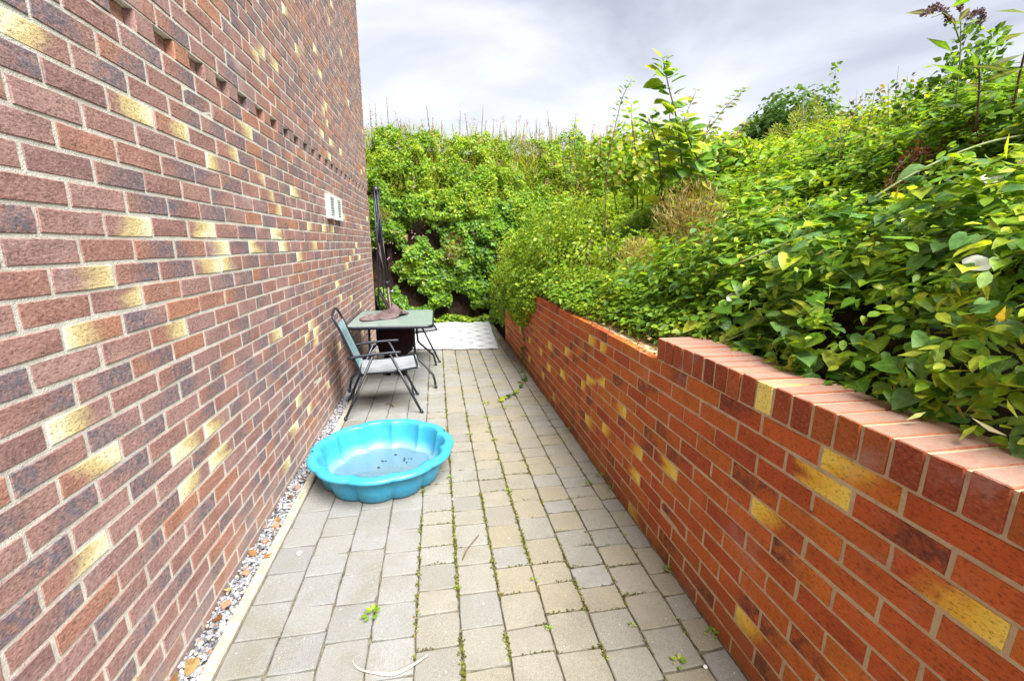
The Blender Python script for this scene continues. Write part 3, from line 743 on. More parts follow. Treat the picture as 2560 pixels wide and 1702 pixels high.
tri = [(ci, (k+1) % NA, k) for k in range(NA)]; l0 = (len(prof)-1)*NA; V.append((0, 0, 0)); UV.append((0, 0)); tri += [(ci+1, l0+k, l0+(k+1) % NA) for k in range(NA)]
obj('shell', mesh_np('shell', V, [np.array(F), np.array(tri)], POOL, uv=UV, smooth=True), pool)
wt = NT('shallow_water'); wt.set(Base_Color=(.86, .93, .95), Roughness=.03, Transmission_Weight=1.0, IOR=1.33); wt.bump(wt.noise(9, wt.pos(), 2, .5), .03, .01)
ring_ = [(.338*shell_r(2*math.pi*k/NA, .085)*math.cos(2*math.pi*k/NA), .333*shell_r(2*math.pi*k/NA, .085)*math.sin(2*math.pi*k/NA), .0185) for k in range(NA)]
MB().add(ring_+[(0, 0, .0185)], [(NA, k, (k+1) % NA) for k in range(NA)]).build('water', wt.m, pool, smooth=True)
HOLE = simple('dark_hole', (.01, .05, .07), .8)
for a in (183, 22):
    a = math.radians(a); MB().tube([(.437*math.cos(a), .437*math.sin(a), .2005), (.437*math.cos(a), .437*math.sin(a), .2055)], .0065, 10).build('drain_hole', HOLE, pool)
DEB = simple('wet_dead_leaf', (.025, .016, .012), .5)
for (x, y, s_, k, lb) in [(-.02, .13, .022, 4, 'left cluster of wet black dead leaves in the cyan pool'), (.145, .12, .028, 5, 'right cluster of wet black dead leaves in the cyan pool'), (-.04, .03, .008, 2, 'speck of wet leaf litter near the middle of the cyan pool'), (.14, .07, .010, 2, 'speck of wet leaf litter before the right leaf cluster in the pool'), (.05, .2, .012, 2, 'speck of leaf litter at the back of the cyan pool')]:
    m = MB()
    for _ in range(k):
        a = random.uniform(0, 6.3); dx, dy = random.uniform(-s_, s_), random.uniform(-s_, s_)*.7; l = random.uniform(.008, .016); w_ = l*.3
        ca, sa = math.cos(a), math.sin(a); z = .022
        m.add([(x+dx-l*ca, y+dy-l*sa, z), (x+dx+w_*sa, y+dy-w_*ca, z+.004), (x+dx+l*ca, y+dy+l*sa, z+.001), (x+dx-w_*sa, y+dy+w_*ca, z+.004), (x+dx, y+dy, z-.003)], [(0, 1, 4), (1, 2, 4), (2, 3, 4), (3, 0, 4), (0, 3, 2, 1)])
    o = m.build('dead_leaf_litter', DEB); o.location = PC; tag(o, lb, 'leaf litter', 'leaf litter in the pool')

# ------------------------------------------------------------------ litter on the paving
STRIPM = simple('white_plastic_strip', (.50, .46, .34), .45, var=.12, sc=30)
pts = curve_pts([(-.318, 1.372, .012), (-.330, 1.362, .03), (-.345, 1.35, .022), (-.318, 1.327, .008), (-.26, 1.305, .006), (-.198, 1.292, .007), (-.131, 1.311, .012), (-.076, 1.335, .02)], 6)
V = []; F = []
for i, p in enumerate(pts):
    t_ = pts[min(i+1, len(pts)-1)]-pts[max(i-1, 0)]; t_ = t_/np.linalg.norm(t_); sd_ = np.array([-t_[1], t_[0], 0]); q = i/(len(pts)-1); w_ = .0025+.0055*math.exp(-((q-.78)/.17)**2); tw = .5+.6*math.sin(5*q)
    s2 = sd_*math.cos(tw)+np.array([0, 0, 1])*math.sin(tw); p = np.array(p)+[0, 0, w_*abs(math.sin(tw))]
    V += [p-s2*w_, p+s2*w_, p+s2*w_-[0, 0, .0012], p-s2*w_-[0, 0, .0012]]
    if i: b = 4*i; F += [(b-4+j, b-4+(j+1) % 4, b+(j+1) % 4, b+j) for j in range(4)]
tag(MB().add(V, F).build('plastic_strip', STRIPM, smooth=True), 'curled cream plastic strip lying on the paving at the bottom of the picture', 'litter')
tag(MB().tube(curve_pts([(.083, 1.825, .006), (.11, 1.885, .012), (.135, 1.928, .008), (.18, 1.988, .012)], 4), [.003]*12+[.0015], 6).build('twig', TWIG, smooth=True), 'thin brown twig lying across a paver right of the pool', 'twig')
tag(MB().tube(curve_pts([(-.52, 4.02, .006), (-.49, 4.03, .014), (-.46, 4.0, .01), (-.44, 3.95, .006)], 4), .0045, 6).build('twig', TWIG, smooth=True), 'short curled brown twig between the near chair legs', 'twig')
WST = simple('white_stone', (.66, .65, .62), .7, var=.15, sc=60)
def stone(p, r, label):
    bm = bmesh.new(); bmesh.ops.create_icosphere(bm, subdivisions=2, radius=r)
    for v in bm.verts: v.co *= 1+random.uniform(-.16, .16); v.co.z *= .65
    me = bpy.data.meshes.new('pebble'); bm.to_mesh(me); bm.free(); me.materials.append(WST); tag(obj('pebble', me, None, p), label, 'stone')
stone((-.715, 2.0, .009), .013, 'white pebble on a paver joint beside the gravel strip')
stone((.055, 2.345, .006), .007, 'tiny white pebble on the paving in front of the pool')
stone((.93, 1.13, .006), .008, 'tiny white pebble at the foot of the right wall, bottom of picture')
# ------------------------------------------------------------------ leaf batches
def sym(mid, out, tris):
    """template from midrib points and one side of the outline; returns verts (x,y,z-fold), tris, alpha"""
    V = [(x, 0, 0) for x in mid]; nm = len(mid); T = []
    for sgn in (1, -1):
        b = len(V); V += [(x, y*sgn, 0) for x, y in out]
        for t in tris:
            q = [i if i < nm else b+i-nm for i in t]; T.append(q if sgn > 0 else q[::-1])
    V = np.array(V, float); al = np.clip(np.abs(V[:, 1])*3, 0, 1); V[:, 2] = .2*np.abs(V[:, 1])-.16*V[:, 0]**2
    return V, np.array(T), al
T_HEART = sym([.1, .42, .72, 1.0], [(-.06, .2), (.04, .42), (.28, .50), (.60, .37), (.85, .15)], [(0, 5, 4), (0, 1, 5), (1, 6, 5), (1, 7, 6), (1, 2, 7), (2, 8, 7), (2, 3, 8)])
T_OVATE = sym([0, .5, 1.0], [(.2, .24), (.52, .30), (.8, .17)], [(0, 1, 3), (1, 4, 3), (1, 5, 4), (1, 2, 5)])
T_SMALL = sym([0, 1.0], [(.45, .27)], [(0, 1, 2)])
T_LANCE = sym([0, .5, 1.0], [(.45, .095)], [(0, 1, 3), (1, 2, 3)])
DG, MG, BG, YG, BLG = (.05, .13, .016), (.125, .275, .022), (.25, .41, .03), (.42, .50, .045), (.15, .30, .09)
BRN, YEL, RED, TAN, PINK = (.19, .085, .03), (.45, .33, .04), (.30, .06, .035), (.42, .30, .14), (.55, .22, .33)
class Leaves:
    def __init__(s): s.b = {}
    def add(s, key, P, N, Dv, size, col, width=1.0):
        s.b.setdefault(key, []).append((np.asarray(P), np.asarray(N), np.asarray(Dv), np.broadcast_to(size, len(P)), np.asarray(col), np.broadcast_to(width, len(P))))
    def arrays(s):
        VV, FF, AA, nb = [], [], [], 0
        for (T, TF, al), lst in ((TEMPL[k], v) for k, v in s.b.items()):
            P = np.concatenate([q[0] for q in lst]); N = np.concatenate([q[1] for q in lst]); D_ = np.concatenate([q[2] for q in lst]); S_ = np.concatenate([q[3] for q in lst]); C = np.concatenate([q[4] for q in lst]); Wd = np.concatenate([q[5] for q in lst])
            N = N/np.linalg.norm(N, axis=1, keepdims=True); D_ = D_-N*np.sum(D_*N, 1, keepdims=True); D_ = D_/np.maximum(np.linalg.norm(D_, axis=1, keepdims=True), 1e-6); B_ = np.cross(N, D_)
            curl = rng.uniform(.2, 1.8, len(P))
            V = P[:, None]+S_[:, None, None]*(T[None, :, 0, None]*D_[:, None]+T[None, :, 1, None]*(B_*Wd[:, None])[:, None]+(T[None, :, 2]*curl[:, None])[..., None]*N[:, None])
            n, k = len(P), len(T)
            VV.append(V.reshape(-1, 3)); FF.append((TF[None]+(np.arange(n)*k)[:, None, None]+nb).reshape(-1, 3)); nb += n*k
            A = np.empty((n, k, 4)); A[..., :3] = C[:, None]; A[..., 3] = al[None]; AA.append(A.reshape(-1, 4))
        return np.concatenate(VV), np.concatenate(FF), np.concatenate(AA)
    def build(s, name, parent=None, mat=None, kind=None):
        V, F, A = s.arrays(); off = np.array(parent.location) if parent else 0
        o = obj(name, mesh_np(name, V-off, [F], mat or LEAF, A, smooth=True), parent)
        if kind: o['kind'] = kind
        return o
TEMPL = {'heart': T_HEART, 'ovate': T_OVATE, 'small': T_SMALL, 'lance': T_LANCE}
def palette(n, cols, w, P=None, sc=1.3, sd=0):
    w = np.array(w, float); w = w/w.sum(); cols = np.array(cols)
    r = rng.random(n)
    if P is not None: r = np.clip(r*.62+.55*(fbm(P, sc, sd, 2)-.28), 0, .9999)
    i = np.searchsorted(np.cumsum(w), r, side='right').clip(0, len(cols)-1)
    return cols[i]*rng.uniform(.72, 1.3, (n, 1))*rng.uniform(.93, 1.07, (n, 3))
def rdir(n): v = rng.normal(size=(n, 3)); return v/np.linalg.norm(v, axis=1, keepdims=True)
UP = np.array([0, 0, 1.])

# ------------------------------------------------------------------ the bank
def hc(x, y):
    x, y = np.broadcast_arrays(np.asarray(x, float), np.asarray(y, float))
    b = 1.02+.70*(np.clip(x, 1.28, 2.2)-1.28)+.62*(np.clip(x, 2.2, 3.3)-2.2)+.27*(np.clip(x, 3.3, 5.6)-3.3)
    b = b+.24*sstep(1.26, 1.56, x)*(1-sstep(2.2, 3.4, y))*(1-sstep(1.7, 2.5, x))
    hf = 1.9+1.2*np.clip(y-8.45, 0, 1.42)
    w = sstep(7.2, 8.8, y)
    right = np.where(x > 1.2, np.maximum(b, hf*w+b*(1-w)), hf)
    return np.where((x <= 1.2) & (y < 8.45), -.2, right)
gx = np.unique(np.concatenate([np.linspace(-14, -3, 8), np.linspace(-3, 1, 12), np.linspace(1.1, 1.4, 7), np.linspace(1.5, 6, 24), np.linspace(6.5, 40, 14)])); gy = np.unique(np.concatenate([np.linspace(-12, 0, 8), np.linspace(.3, 8.3, 30), np.linspace(8.45, 8.7, 4), np.linspace(8.9, 10.5, 8), np.linspace(11, 45, 12)]))
XX, YY = np.meshgrid(gx, gy); ZZ = hc(XX, YY-.14); ZZ = np.where(ZZ > 0, ZZ-.38+.22*sstep(8.6, 9.9, YY), ZZ)
ZZ = np.where((XX > 1.2) & (XX < 1.45) & (YY < 6.7), .93, ZZ)
nyg, nxg = XX.shape; ix = np.arange(nyg*nxg).reshape(nyg, nxg)
Q = np.stack([ix[:-1, :-1], ix[:-1, 1:], ix[1:, 1:], ix[1:, :-1]], -1).reshape(-1, 4)
V = np.stack([XX, YY, ZZ], -1).reshape(-1, 3); V[:, 2] += .08*(fbm(V, 1.7, 3, 3)-.5)*(V[:, 2] > .95)
tag(obj('bank', mesh_np('bank', V, [Q], SOIL, smooth=True)), kind='structure')

def slope_leaves(n, x0, x1, y0, y1, amp=.30, sc=1.5, sd=0, thick=.10, gap=.42, lift=0., hd=.22):
    """points on the undulating canopy of the bank with an outward normal"""
    x = rng.uniform(x0, x1, n); y = rng.uniform(y0, y1, n)
    P = np.stack([x, y, np.zeros(n)], 1); z = hc(x, y)
    e = .12; gxn = (hc(x+e, y)-hc(x-e, y))/(2*e); gyn = (hc(x, y+e)-hc(x, y-e))/(2*e)
    N = np.stack([-np.clip(gxn, -1.5, 1.5), -np.clip(gyn, -1.5, 1.5), np.ones(n)], 1); N /= np.linalg.norm(N, axis=1, keepdims=True)
    d = fbm(P, sc, sd, 3)-.5; d2 = fbm(P, sc*3.1, sd+50, 2)-.5
    dep = rng.exponential(thick, n).clip(0, .4)
    hole = sstep(gap, gap-.12, fbm(P, sc*1.6, sd+90, 2))       # hollows between the clumps
    P[:, 2] = z; P = P+N*(amp*d*2+.16*d2*2-dep-hd*hole+lift)[:, None]
    return P, N, dep
def orient(N, n, up=.5, rnd=.65, droop=.5):
    nn = N*.6+UP*up+rdir(n)*rnd
    dd = rdir(n)+np.stack([N[:, 0], N[:, 1], np.full(n, -droop)], 1)*1.0
    return nn, dd

# near thicket: bindweed and bramble, 300 biggest leaves as parts
tk = thing('bindweed_thicket', (1.9, 1.3, .95), 'dense bindweed and bramble thicket with big heart-shaped leaves behind the wall coping', 'thicket')
lv = Leaves()
n = 15000; P, N, dep = slope_leaves(n, 1.30, 3.6, .25, 3.1, .28, 1.7, 1, .10, .42, .05, .24)
P[:, 0] = np.maximum(P[:, 0], 1.27)
nn, dd = orient(N*.6+np.array([-.1, -.12, 0]), n, .95, .5, .35); sz = rng.uniform(.03, .09, n)*(.72+.28*sstep(.7, 1.6, P[:, 1]))*(1-.25*sstep(1.6, 3.0, P[:, 1]))
col = palette(n, [DG, MG, BLG, BG, YG, YEL, BRN], [.14, .16, .18, .27, .22, .015, .015], P, 1.6, 5)
xs, ys, ds = project(P+N*.03); pa_ = sz/np.maximum(ds, .2)
sc_ = np.where((ds > .3) & (xs > 560) & (xs < 1030) & (ys > 60) & (ys < 470) & (dep < .035), pa_, 0)
big = np.argsort(-sc_)[:300]; rest = np.ones(n, bool); rest[big] = False
hf_ = rng.random(n) < .6
for kk, mk in (('heart', rest & hf_), ('ovate', rest & ~hf_)): lv.add(kk, P[mk], nn[mk], dd[mk], sz[mk], col[mk], rng.uniform(.65, 1.15, mk.sum())*(1.0 if kk == 'heart' else 1.45))
n2 = 14000; P2, N2, _ = slope_leaves(n2, 1.28, 3.6, .25, 3.2, .28, 1.7, 1, .08, .42, .07, .22); a2, b2 = orient(N2, n2, .6, .7, .3)
P2[:, 0] = np.maximum(P2[:, 0], 1.265)
lv.add('ovate', P2, a2, b2, rng.uniform(.022, .055, n2), palette(n2, [DG, MG, BG, YG, YEL, BRN], [.1, .18, .30, .34, .05, .03], P2, 2.2, 31), .9)
n3 = 2200; P3, N3, _ = slope_leaves(n3, 1.30, 2.6, .3, 2.6, .30, 1.7, 1, .03, .47, .05, .34); a3 = N3*.3+rdir(n3)
lv.add('lance', P3, a3, rdir(n3)+UP*.3, rng.uniform(.03, .08, n3), palette(n3, [MG, BG, YG, YEL, TAN], [.2, .3, .35, .08, .07]), 1.1)
lv.build('foliage', tk, kind='stuff')
cache = {}
for j, i in enumerate(big):
    key = int(rng.integers(0, 40))
    if key not in cache:
        T, TF, al = T_HEART; v = T.copy(); v[:, 1] *= rng.uniform(.8, 1.12); v[:, 2] *= rng.uniform(.3, 1.9); v[:, 2] += .06*np.sin(3*v[:, 0]+rng.uniform(0, 6))
        v[:, :] += rng.normal(size=v.shape)*.012
        c = palette(1, [DG, MG, BLG, BG, YG], [.10, .22, .26, .26, .16])[0]; A = np.empty((len(v), 4)); A[:, :3] = c; A[:, 3] = al
        cache[key] = mesh_np('leaf', v, [TF], LEAF, A, smooth=True)
    o = obj('leaf', cache[key], tk)
    N_ = Vector(nn[i]).normalized(); D_ = Vector(dd[i]); D_ = (D_-N_*D_.dot(N_)).normalized(); B_ = N_.cross(D_); s_ = float(sz[i])*1.12
    M_ = Matrix.Identity(4); loc = P[i]-np.array(tk.location)
    for q in range(3): M_[q][0] = D_[q]*s_; M_[q][1] = B_[q]*s_; M_[q][2] = N_[q]*s_; M_[q][3] = loc[q]
    o.matrix_local = M_
tl = -Vector(tk.location)
for pts in ([(1.27, 1.75, 1.06), (1.6, 1.66, 1.24), (1.92, 1.6, 1.45), (2.25, 1.55, 1.66), (2.7, 1.5, 1.86)], [(1.38, 1.85, 1.42), (1.74, 1.7, 1.62), (2.02, 1.62, 1.82), (2.33, 1.6, 1.95), (2.6, 1.55, 2.0)], [(1.5, 1.15, 1.25), (1.7, 1.1, 1.42), (1.95, 1.1, 1.55), (2.2, 1.0, 1.62)]):
    MB().tube(curve_pts(pts, 6), .0055, 7).build('stem', STEM, tk, tl, True)
def trumpet(p, r, face):
    m = MB(); f = Vector(face).normalized(); a = f.orthogonal().normalized(); b = f.cross(a); n = 20; rings = [(.08, -.9), (.16, -.5), (.42, -.15), (.8, -.02), (1.0, -.04)]
    V = []; F = []
    for (q, h) in rings:
        for k in range(n):
            t = 2*math.pi*k/n; w = q*(1+.05*math.cos(5*t)*(q > .7)); V.append(Vector(p)+(a*math.cos(t)+b*math.sin(t))*w*r+f*h*r)
    for j in range(len(rings)-1):
        for k in range(n): F.append((j*n+k, j*n+(k+1) % n, (j+1)*n+(k+1) % n, (j+1)*n+k))
    return m.add(V, F)
WHITE_PETAL = simple('white_petal', (.78, .78, .76), .55)
for p, r, f in (((1.455, .95, 1.475), .03, (-.5, -.5, .75)), ((1.40, 1.84, 1.27), .028, (-.6, -.6, .5)), ((1.84, 1.48, 1.61), .026, (-.4, -.5, .8)), ((1.80, 1.19, 1.74), .026, (-.6, -.4, .6))):
    trumpet(p, r, f).build('flower', WHITE_PETAL, tk, tl, True)

# upper thicket to the right
ut = thing('bramble_thicket', (4.0, 2.0, 2.2), 'yellow-green bramble thicket on top of the bank at the right edge', 'thicket'); lv = Leaves()
n = 16000; P, N, _ = slope_leaves(n, 2.5, 6.4, .6, 5.2, .36, 1.5, 11, .10, .45, .05); a, b = orient(N, n, .5, .7, .4)
lv.add('ovate', P, a, b, rng.uniform(.035, .085, n), palette(n, [DG, MG, BG, YG, YEL, BRN], [.08, .2, .34, .32, .04, .02], P, 1.1, 41), rng.uniform(.8, 1.25, n))
lv.build('foliage', ut, kind='stuff')

# middle of the bank: small-leaved undergrowth
mt = thing('undergrowth', (2.4, 4.6, 1.5), 'mixed small-leaved green undergrowth covering the middle of the bank', 'undergrowth'); lv = Leaves()
n = 40000; P, N, _ = slope_leaves(n, 1.32, 5.2, 2.7, 9.2, .36, 1.25, 21, .12, .44); a, b = orient(N, n, .45, .8, .3)
lv.add('small', P, a, b, rng.uniform(.03, .066, n), palette(n, [DG, MG, BG, YG, YEL, BRN], [.07, .18, .34, .34, .05, .02], P, 1.3, 61), rng.uniform(.9, 1.5, n))
n = 7000; P, N, _ = slope_leaves(n, 1.32, 3.6, 2.4, 6.2, .36, 1.25, 21, .06, .44); a, b = orient(N, n, .55, .6, .5)
lv.add('ovate', P, a, b, rng.uniform(.035, .075, n), palette(n, [DG, MG, BLG, BG, YG], [.12, .25, .2, .25, .18], P, 1.7, 71), 1.1)
n = 22000; P, N, _ = slope_leaves(n, 1.35, 4.2, 3.0, 8.6, .36, 1.25, 21, .03, .44); P = P+N*rng.uniform(0, .1, (n, 1)); a, b = orient(N, n, .6, .6, .2)
lv.add('small', P, a, b, rng.uniform(.03, .06, n), palette(n, [MG, BG, YG, (.44, .5, .08), YEL], [.15, .35, .36, .1, .04], P, 1.3, 62), rng.uniform(1.0, 1.6, n))
lv.build('foliage', mt, kind='stuff')

# shrub tumbling over the wall
def blob_leaves(n, cs, rs, shell=.35, sd=0, amp=.35):
    cs, rs = np.array(cs, float), np.array(rs, float); w = (rs**2).sum(1); i = rng.choice(len(cs), n, p=w/w.sum())
    d = rdir(n); r = 1-shell*rng.random(n)**1.6
    q = cs[i]+d*rs[i]*r[:, None]; q = q+d*(amp*(fbm(q, 2.6, sd, 3)-.5))[:, None]
    N = d/rs[i]; N /= np.linalg.norm(N, axis=1, keepdims=True); return q, N
sh = thing('overhanging_shrub', (1.4, 4.9, .96), 'small-leaved yellow-green shrub tumbling over the far half of the red wall', 'shrub'); lv = Leaves()
CS = [(1.50, 4.5, 1.35), (1.42, 5.2, 1.35), (1.40, 5.9, 1.45), (1.22, 5.3, 1.02), (1.14, 5.05, .92), (1.62, 4.9, 1.75), (1.6, 5.8, 1.85), (1.75, 4.0, 1.35), (1.3, 6.5, 1.3), (1.3, 7.2, 1.2), (1.25, 7.8, .8), (1.15, 7.1, .55), (1.1, 5.35, .78)]
RS = [(.34, .5, .40), (.36, .55, .42), (.38, .5, .42), (.20, .45, .25), (.10, .28, .20), (.34, .5, .32), (.36, .5, .34), (.3, .45, .3), (.34, .5, .45), (.34, .5, .5), (.3, .4, .6), (.2, .35, .4), (.07, .16, .14)]
n = 17000; P, N = blob_leaves(n, CS, RS, .45, 3, .34); a, b = orient(N, n, .4, .8, .4)
keep = (P[:, 0] > .98)
lv.add('small', P[keep], a[keep], b[keep], rng.uniform(.028, .055, n)[keep], palette(n, [DG, MG, BG, YG, YEL, BRN], [.06, .18, .34, .34, .06, .02], P, 2.0, 81)[keep], rng.uniform(1.0, 1.6, n)[keep]); 
CS2 = [(1.12, 4.9, 1.02), (1.10, 5.4, 1.02), (1.12, 5.9, 1.05), (1.12, 6.4, 1.0), (1.24, 4.5, 1.08), (1.03, 5.1, .76), (1.03, 5.6, .78), (1.05, 4.7, .9), (1.03, 6.1, .82), (1.35, 4.0, 1.15), (1.3, 5.2, 1.3), (1.3, 6.0, 1.4)]
RS2 = [(.15, .34, .24), (.19, .38, .28), (.19, .38, .30), (.14, .3, .24), (.16, .35, .2), (.10, .32, .24), (.10, .34, .26), (.10, .25, .16), (.10, .34, .24), (.12, .3, .14), (.2, .4, .3), (.24, .45, .3)]
n = 19000; P, N = blob_leaves(n, CS2, RS2, .5, 13, .2); a, b = orient(N, n, .4, .8, .5); keep = (P[:, 0] > .9) & ((P[:, 0] < 1.055) | (P[:, 0] > 1.31) | (P[:, 2] > .965))
lv.add('small', P[keep], a[keep], b[keep], rng.uniform(.028, .052, n)[keep], palette(n, [DG, MG, BG, YG, YEL, (.4, .2, .04)], [.1, .22, .3, .29, .06, .02], P, 2.0, 82)[keep], rng.uniform(1.0, 1.6, n)[keep])
lv.build('foliage', sh, kind='stuff')
tw = MB()
for k in range(26):
    x, y = rng.uniform(1.3, 1.7), rng.uniform(3.6, 7.5); z = .95
    tw.tube(curve_pts([(x, y, z), (x-.05+rng.normal()*.08, y+rng.normal()*.1, z+.3), (x-.12+rng.normal()*.12, y+rng.normal()*.2, z+.62)], 3), .004, 5)
tag(tw.build('twigs', TWIG, sh, -Vector(sh.location), True), kind='stuff')

# vine hanging down the wall and running onto the paving
vn = thing('trailing_vine', (1.05, 5.0, .8), 'thin vine hanging down the red wall and trailing onto the paving', 'vine'); vl = -Vector(vn.location)
vp = curve_pts([(1.10, 5.25, .95), (1.05, 5.18, .80), (1.045, 5.15, .58), (1.045, 5.06, .27), (1.03, 4.95, .08), (.95, 4.6, .015), (.80, 4.2, .012), (.66, 4.02, .014), (.55, 3.93, .02)], 6)
MB().tube(vp, .0035, 6).build('stem', STEM, vn, vl, True)
lfm = {}
def add_leaf(parent, p, nrm, dr, size, cols, tmpl='heart', w=1.0, key0=''):
    ci_ = int(rng.integers(0, len(cols))); key = (tmpl, ci_, key0, round(w, 1))
    if key not in lfm:
        T, TF, al = TEMPL[tmpl]; v = T.copy(); v[:, 1] *= w; A = np.empty((len(v), 4)); A[:, :3] = np.array(cols[ci_])*rng.uniform(.85, 1.2); A[:, 3] = al
        lfm[key] = mesh_np('leaf', v, [TF], LEAF, A, smooth=True)
    o = obj('leaf', lfm[key], parent); N_ = Vector(nrm).normalized(); D_ = Vector(dr); D_ = D_-N_*D_.dot(N_)
    D_ = D_.normalized() if D_.length > 1e-4 else N_.orthogonal().normalized(); B_ = N_.cross(D_); M_ = Matrix.Identity(4); loc = np.array(p)-np.array(parent.location)
    for q in range(3): M_[q][0] = D_[q]*size; M_[q][1] = B_[q]*size; M_[q][2] = N_[q]*size; M_[q][3] = loc[q]
    o.matrix_local = M_; return o
for k in range(6, len(vp)-1, 2):
    p = vp[k]; wallp = p[2] > .1
    add_leaf(vn, p+np.array([-.006, 0, .006]), (-.8, -.3, .5) if wallp else (rng.normal()*.4, rng.normal()*.4, 1), (rng.normal()*.4, rng.normal(), -.4) if wallp else (rng.normal(), rng.normal(), .3), rng.uniform(.05, .085), [DG, MG, (.05, .15, .04)] if wallp else [BG, YG])

# ------------------------------------------------------------------ far fence, climbers, willowherb
fe = thing('timber_fence', (-.6, 8.62, 0), 'dark weathered timber fence showing through the climbers behind the rug', 'fence'); fl_ = -Vector(fe.location)
x = -3.2
while x < 1.5:
    w_ = .115; hh = 1.72+rng.normal()*.015; b = MB(); b.box((x, 8.60+rng.normal()*.004, -.02), (x+w_, 8.62, hh)); b.build('board', WOOD, fe, fl_); x += w_+.012
for z in (.35, 1.35): MB().box((-3.2, 8.622, z), (1.5, 8.66, z+.07)).build('rail', WOOD, fe, fl_)
for xp in (-2.6, -.9, .75): MB().box((xp, 8.50, -.02), (xp+.09, 8.597, 1.82)).build('post', WOOD, fe, fl_)
cl = thing('climbing_bindweed', (0, 8.45, 0), 'bindweed and ivy climbing over the timber fence behind the rug', 'climber'); lv = Leaves()
n = 30000; x = rng.uniform(-3.0, 1.7, n); z = rng.uniform(0, 2.3, n); P = np.stack([x, np.full(n, 8.42), z], 1); q = fbm(P*[1, 0, 1], 2.3, 5, 3); ok = q > .39+.09*np.exp(-((z-.75)/.5)**2)
P[:, 1] -= .45*(q-.38).clip(0, 1)*1.6+.10*rng.random(n)+.18*sstep(.35, 0, z); P[:, 1] += .12
P = P[ok]; n = len(P); N = np.tile([0, -1, .35], (n, 1)); a, b = orient(N, n, .4, .6, .8)
lv.add('heart', P, a, b, rng.uniform(.045, .085, n), palette(n, [DG, MG, BLG, BG, YG], [.08, .24, .14, .34, .20], P, 2.0, 15), .95)
n = 5000; x = rng.uniform(-1.6, 1.5, n); P = np.stack([x, rng.uniform(8.1, 8.5, n), .02+.22*rng.random(n)*fbm(np.stack([x, x*0, x*0], 1), 3, 2)], 1); P[:, 1] += .12*np.sin(3*x); a, b = orient(np.tile([0, -.5, 1.], (n, 1)), n, .5, .6, .2)
ok = (P[:, 1] > 8.28) | (np.abs(P[:, 0]-1.25) < .25)
lv.add('heart', P[ok], a[ok], b[ok], rng.uniform(.035, .07, n)[ok], palette(n, [DG, MG, BG, YG], [.1, .3, .35, .25])[ok]); lv.build('foliage', cl, kind='stuff')
pk = Leaves(); n = 420; P = np.stack([rng.uniform(-1.3, 1.4, n), 8.14+.1*rng.random(n), rng.uniform(1.15, 1.75, n)], 1); ok = fbm(P, 3, 77, 2) > .53; P = P[ok]; n = len(P)
pk.add('small', P, rdir(n)+[0, -1, .5], rdir(n), rng.uniform(.02, .035, n), palette(n, [PINK, (.6, .42, .4), (.5, .2, .2)], [.5, .35, .15]), 1.6); pk.build('blossom', cl, PETAL, 'stuff')

# shrubby middle tier above the fence and willowherb above it
wh = thing('willowherb_bank', (0, 9.3, 2.0), 'tall yellow-green willowherb with pink flowers along the top of the far bank', 'willowherb'); lv = Leaves()
n = 68000; P, N, _ = slope_leaves(n, -2.4, 6.5, 8.46, 10.0, .28, 2.0, 33, .08, .46, .13, .36); P[:, 1] -= .10
a, b = orient(N, n, .3, .8, .2)
lv.add('small', P, a, b, rng.uniform(.045, .085, n), palette(n, [DG, MG, BG, YG, YEL, TAN, BRN], [.12, .22, .28, .24, .05, .07, .03], P, 2.4, 35), rng.uniform(.7, 1.3, n))
ns = 1100; sx, sy = rng.uniform(-3.0, 4.6, ns), 8.7+1.6*rng.random(ns)**.8; h0 = hc(sx, sy)-.25; hh = rng.uniform(.4, .8, ns); stm = MB()
LP, LN, LD, LS, LC = [], [], [], [], []; FP = []
for k in range(ns):
    lean = rng.normal(size=2)*.06; m_ = 34; t = np.sort(rng.random(m_)); p = np.stack([sx[k]+lean[0]*t, sy[k]+lean[1]*t, h0[k]+hh[k]*t], 1); an = rng.uniform(0, 6.28, m_)
    d = np.stack([np.cos(an), np.sin(an), rng.uniform(.3, 1.1, m_)], 1); LP.append(p); LD.append(d); LN.append(np.stack([-np.cos(an)*.6, -np.sin(an)*.6, np.ones(m_)], 1)+.3*rng.normal(size=(m_, 3))); LS.append(rng.uniform(.06, .12, m_)*(1-.55*t))
    LC.append(palette(m_, [MG, BG, YG, YEL, TAN, BRN], [.16, .32, .32, .08, .08, .04]))
    if rng.random() < .10:
        q = 26; t2 = rng.random(q); FP.append(np.stack([sx[k]+lean[0]+rng.normal(size=q)*.018, sy[k]+lean[1]+rng.normal(size=q)*.018, h0[k]+hh[k]+.18*t2-.04], 1))
n = 6000; x = rng.uniform(-2.2, 6.4, n); y = rng.uniform(9.0, 9.95, n); P = np.stack([x, y, hc(x, y)+rng.uniform(-.15, .25, n)*fbm(np.stack([x, y, x*0], 1), 1.3, 55, 2)*1.6], 1)
lv.add('lance', P, rdir(n), rdir(n)*.45+UP, rng.uniform(.10, .24, n), palette(n, [BG, YG, (.4, .42, .1), TAN, (.34, .2, .14)], [.26, .34, .16, .15, .09]), .5)
lv.add('lance', np.concatenate(LP), np.concatenate(LN), np.concatenate(LD), np.concatenate(LS), np.concatenate(LC), 1.0); lv.build('foliage', wh, kind='stuff')
FP = np.concatenate(FP); n = len(FP); pk = Leaves(); pk.add('small', FP, rdir(n), rdir(n), rng.uniform(.018, .032, n), palette(n, [PINK, (.5, .36, .34), TAN], [.3, .35, .35]), 1.6); pk.build('blossom', wh, PETAL, 'stuff')
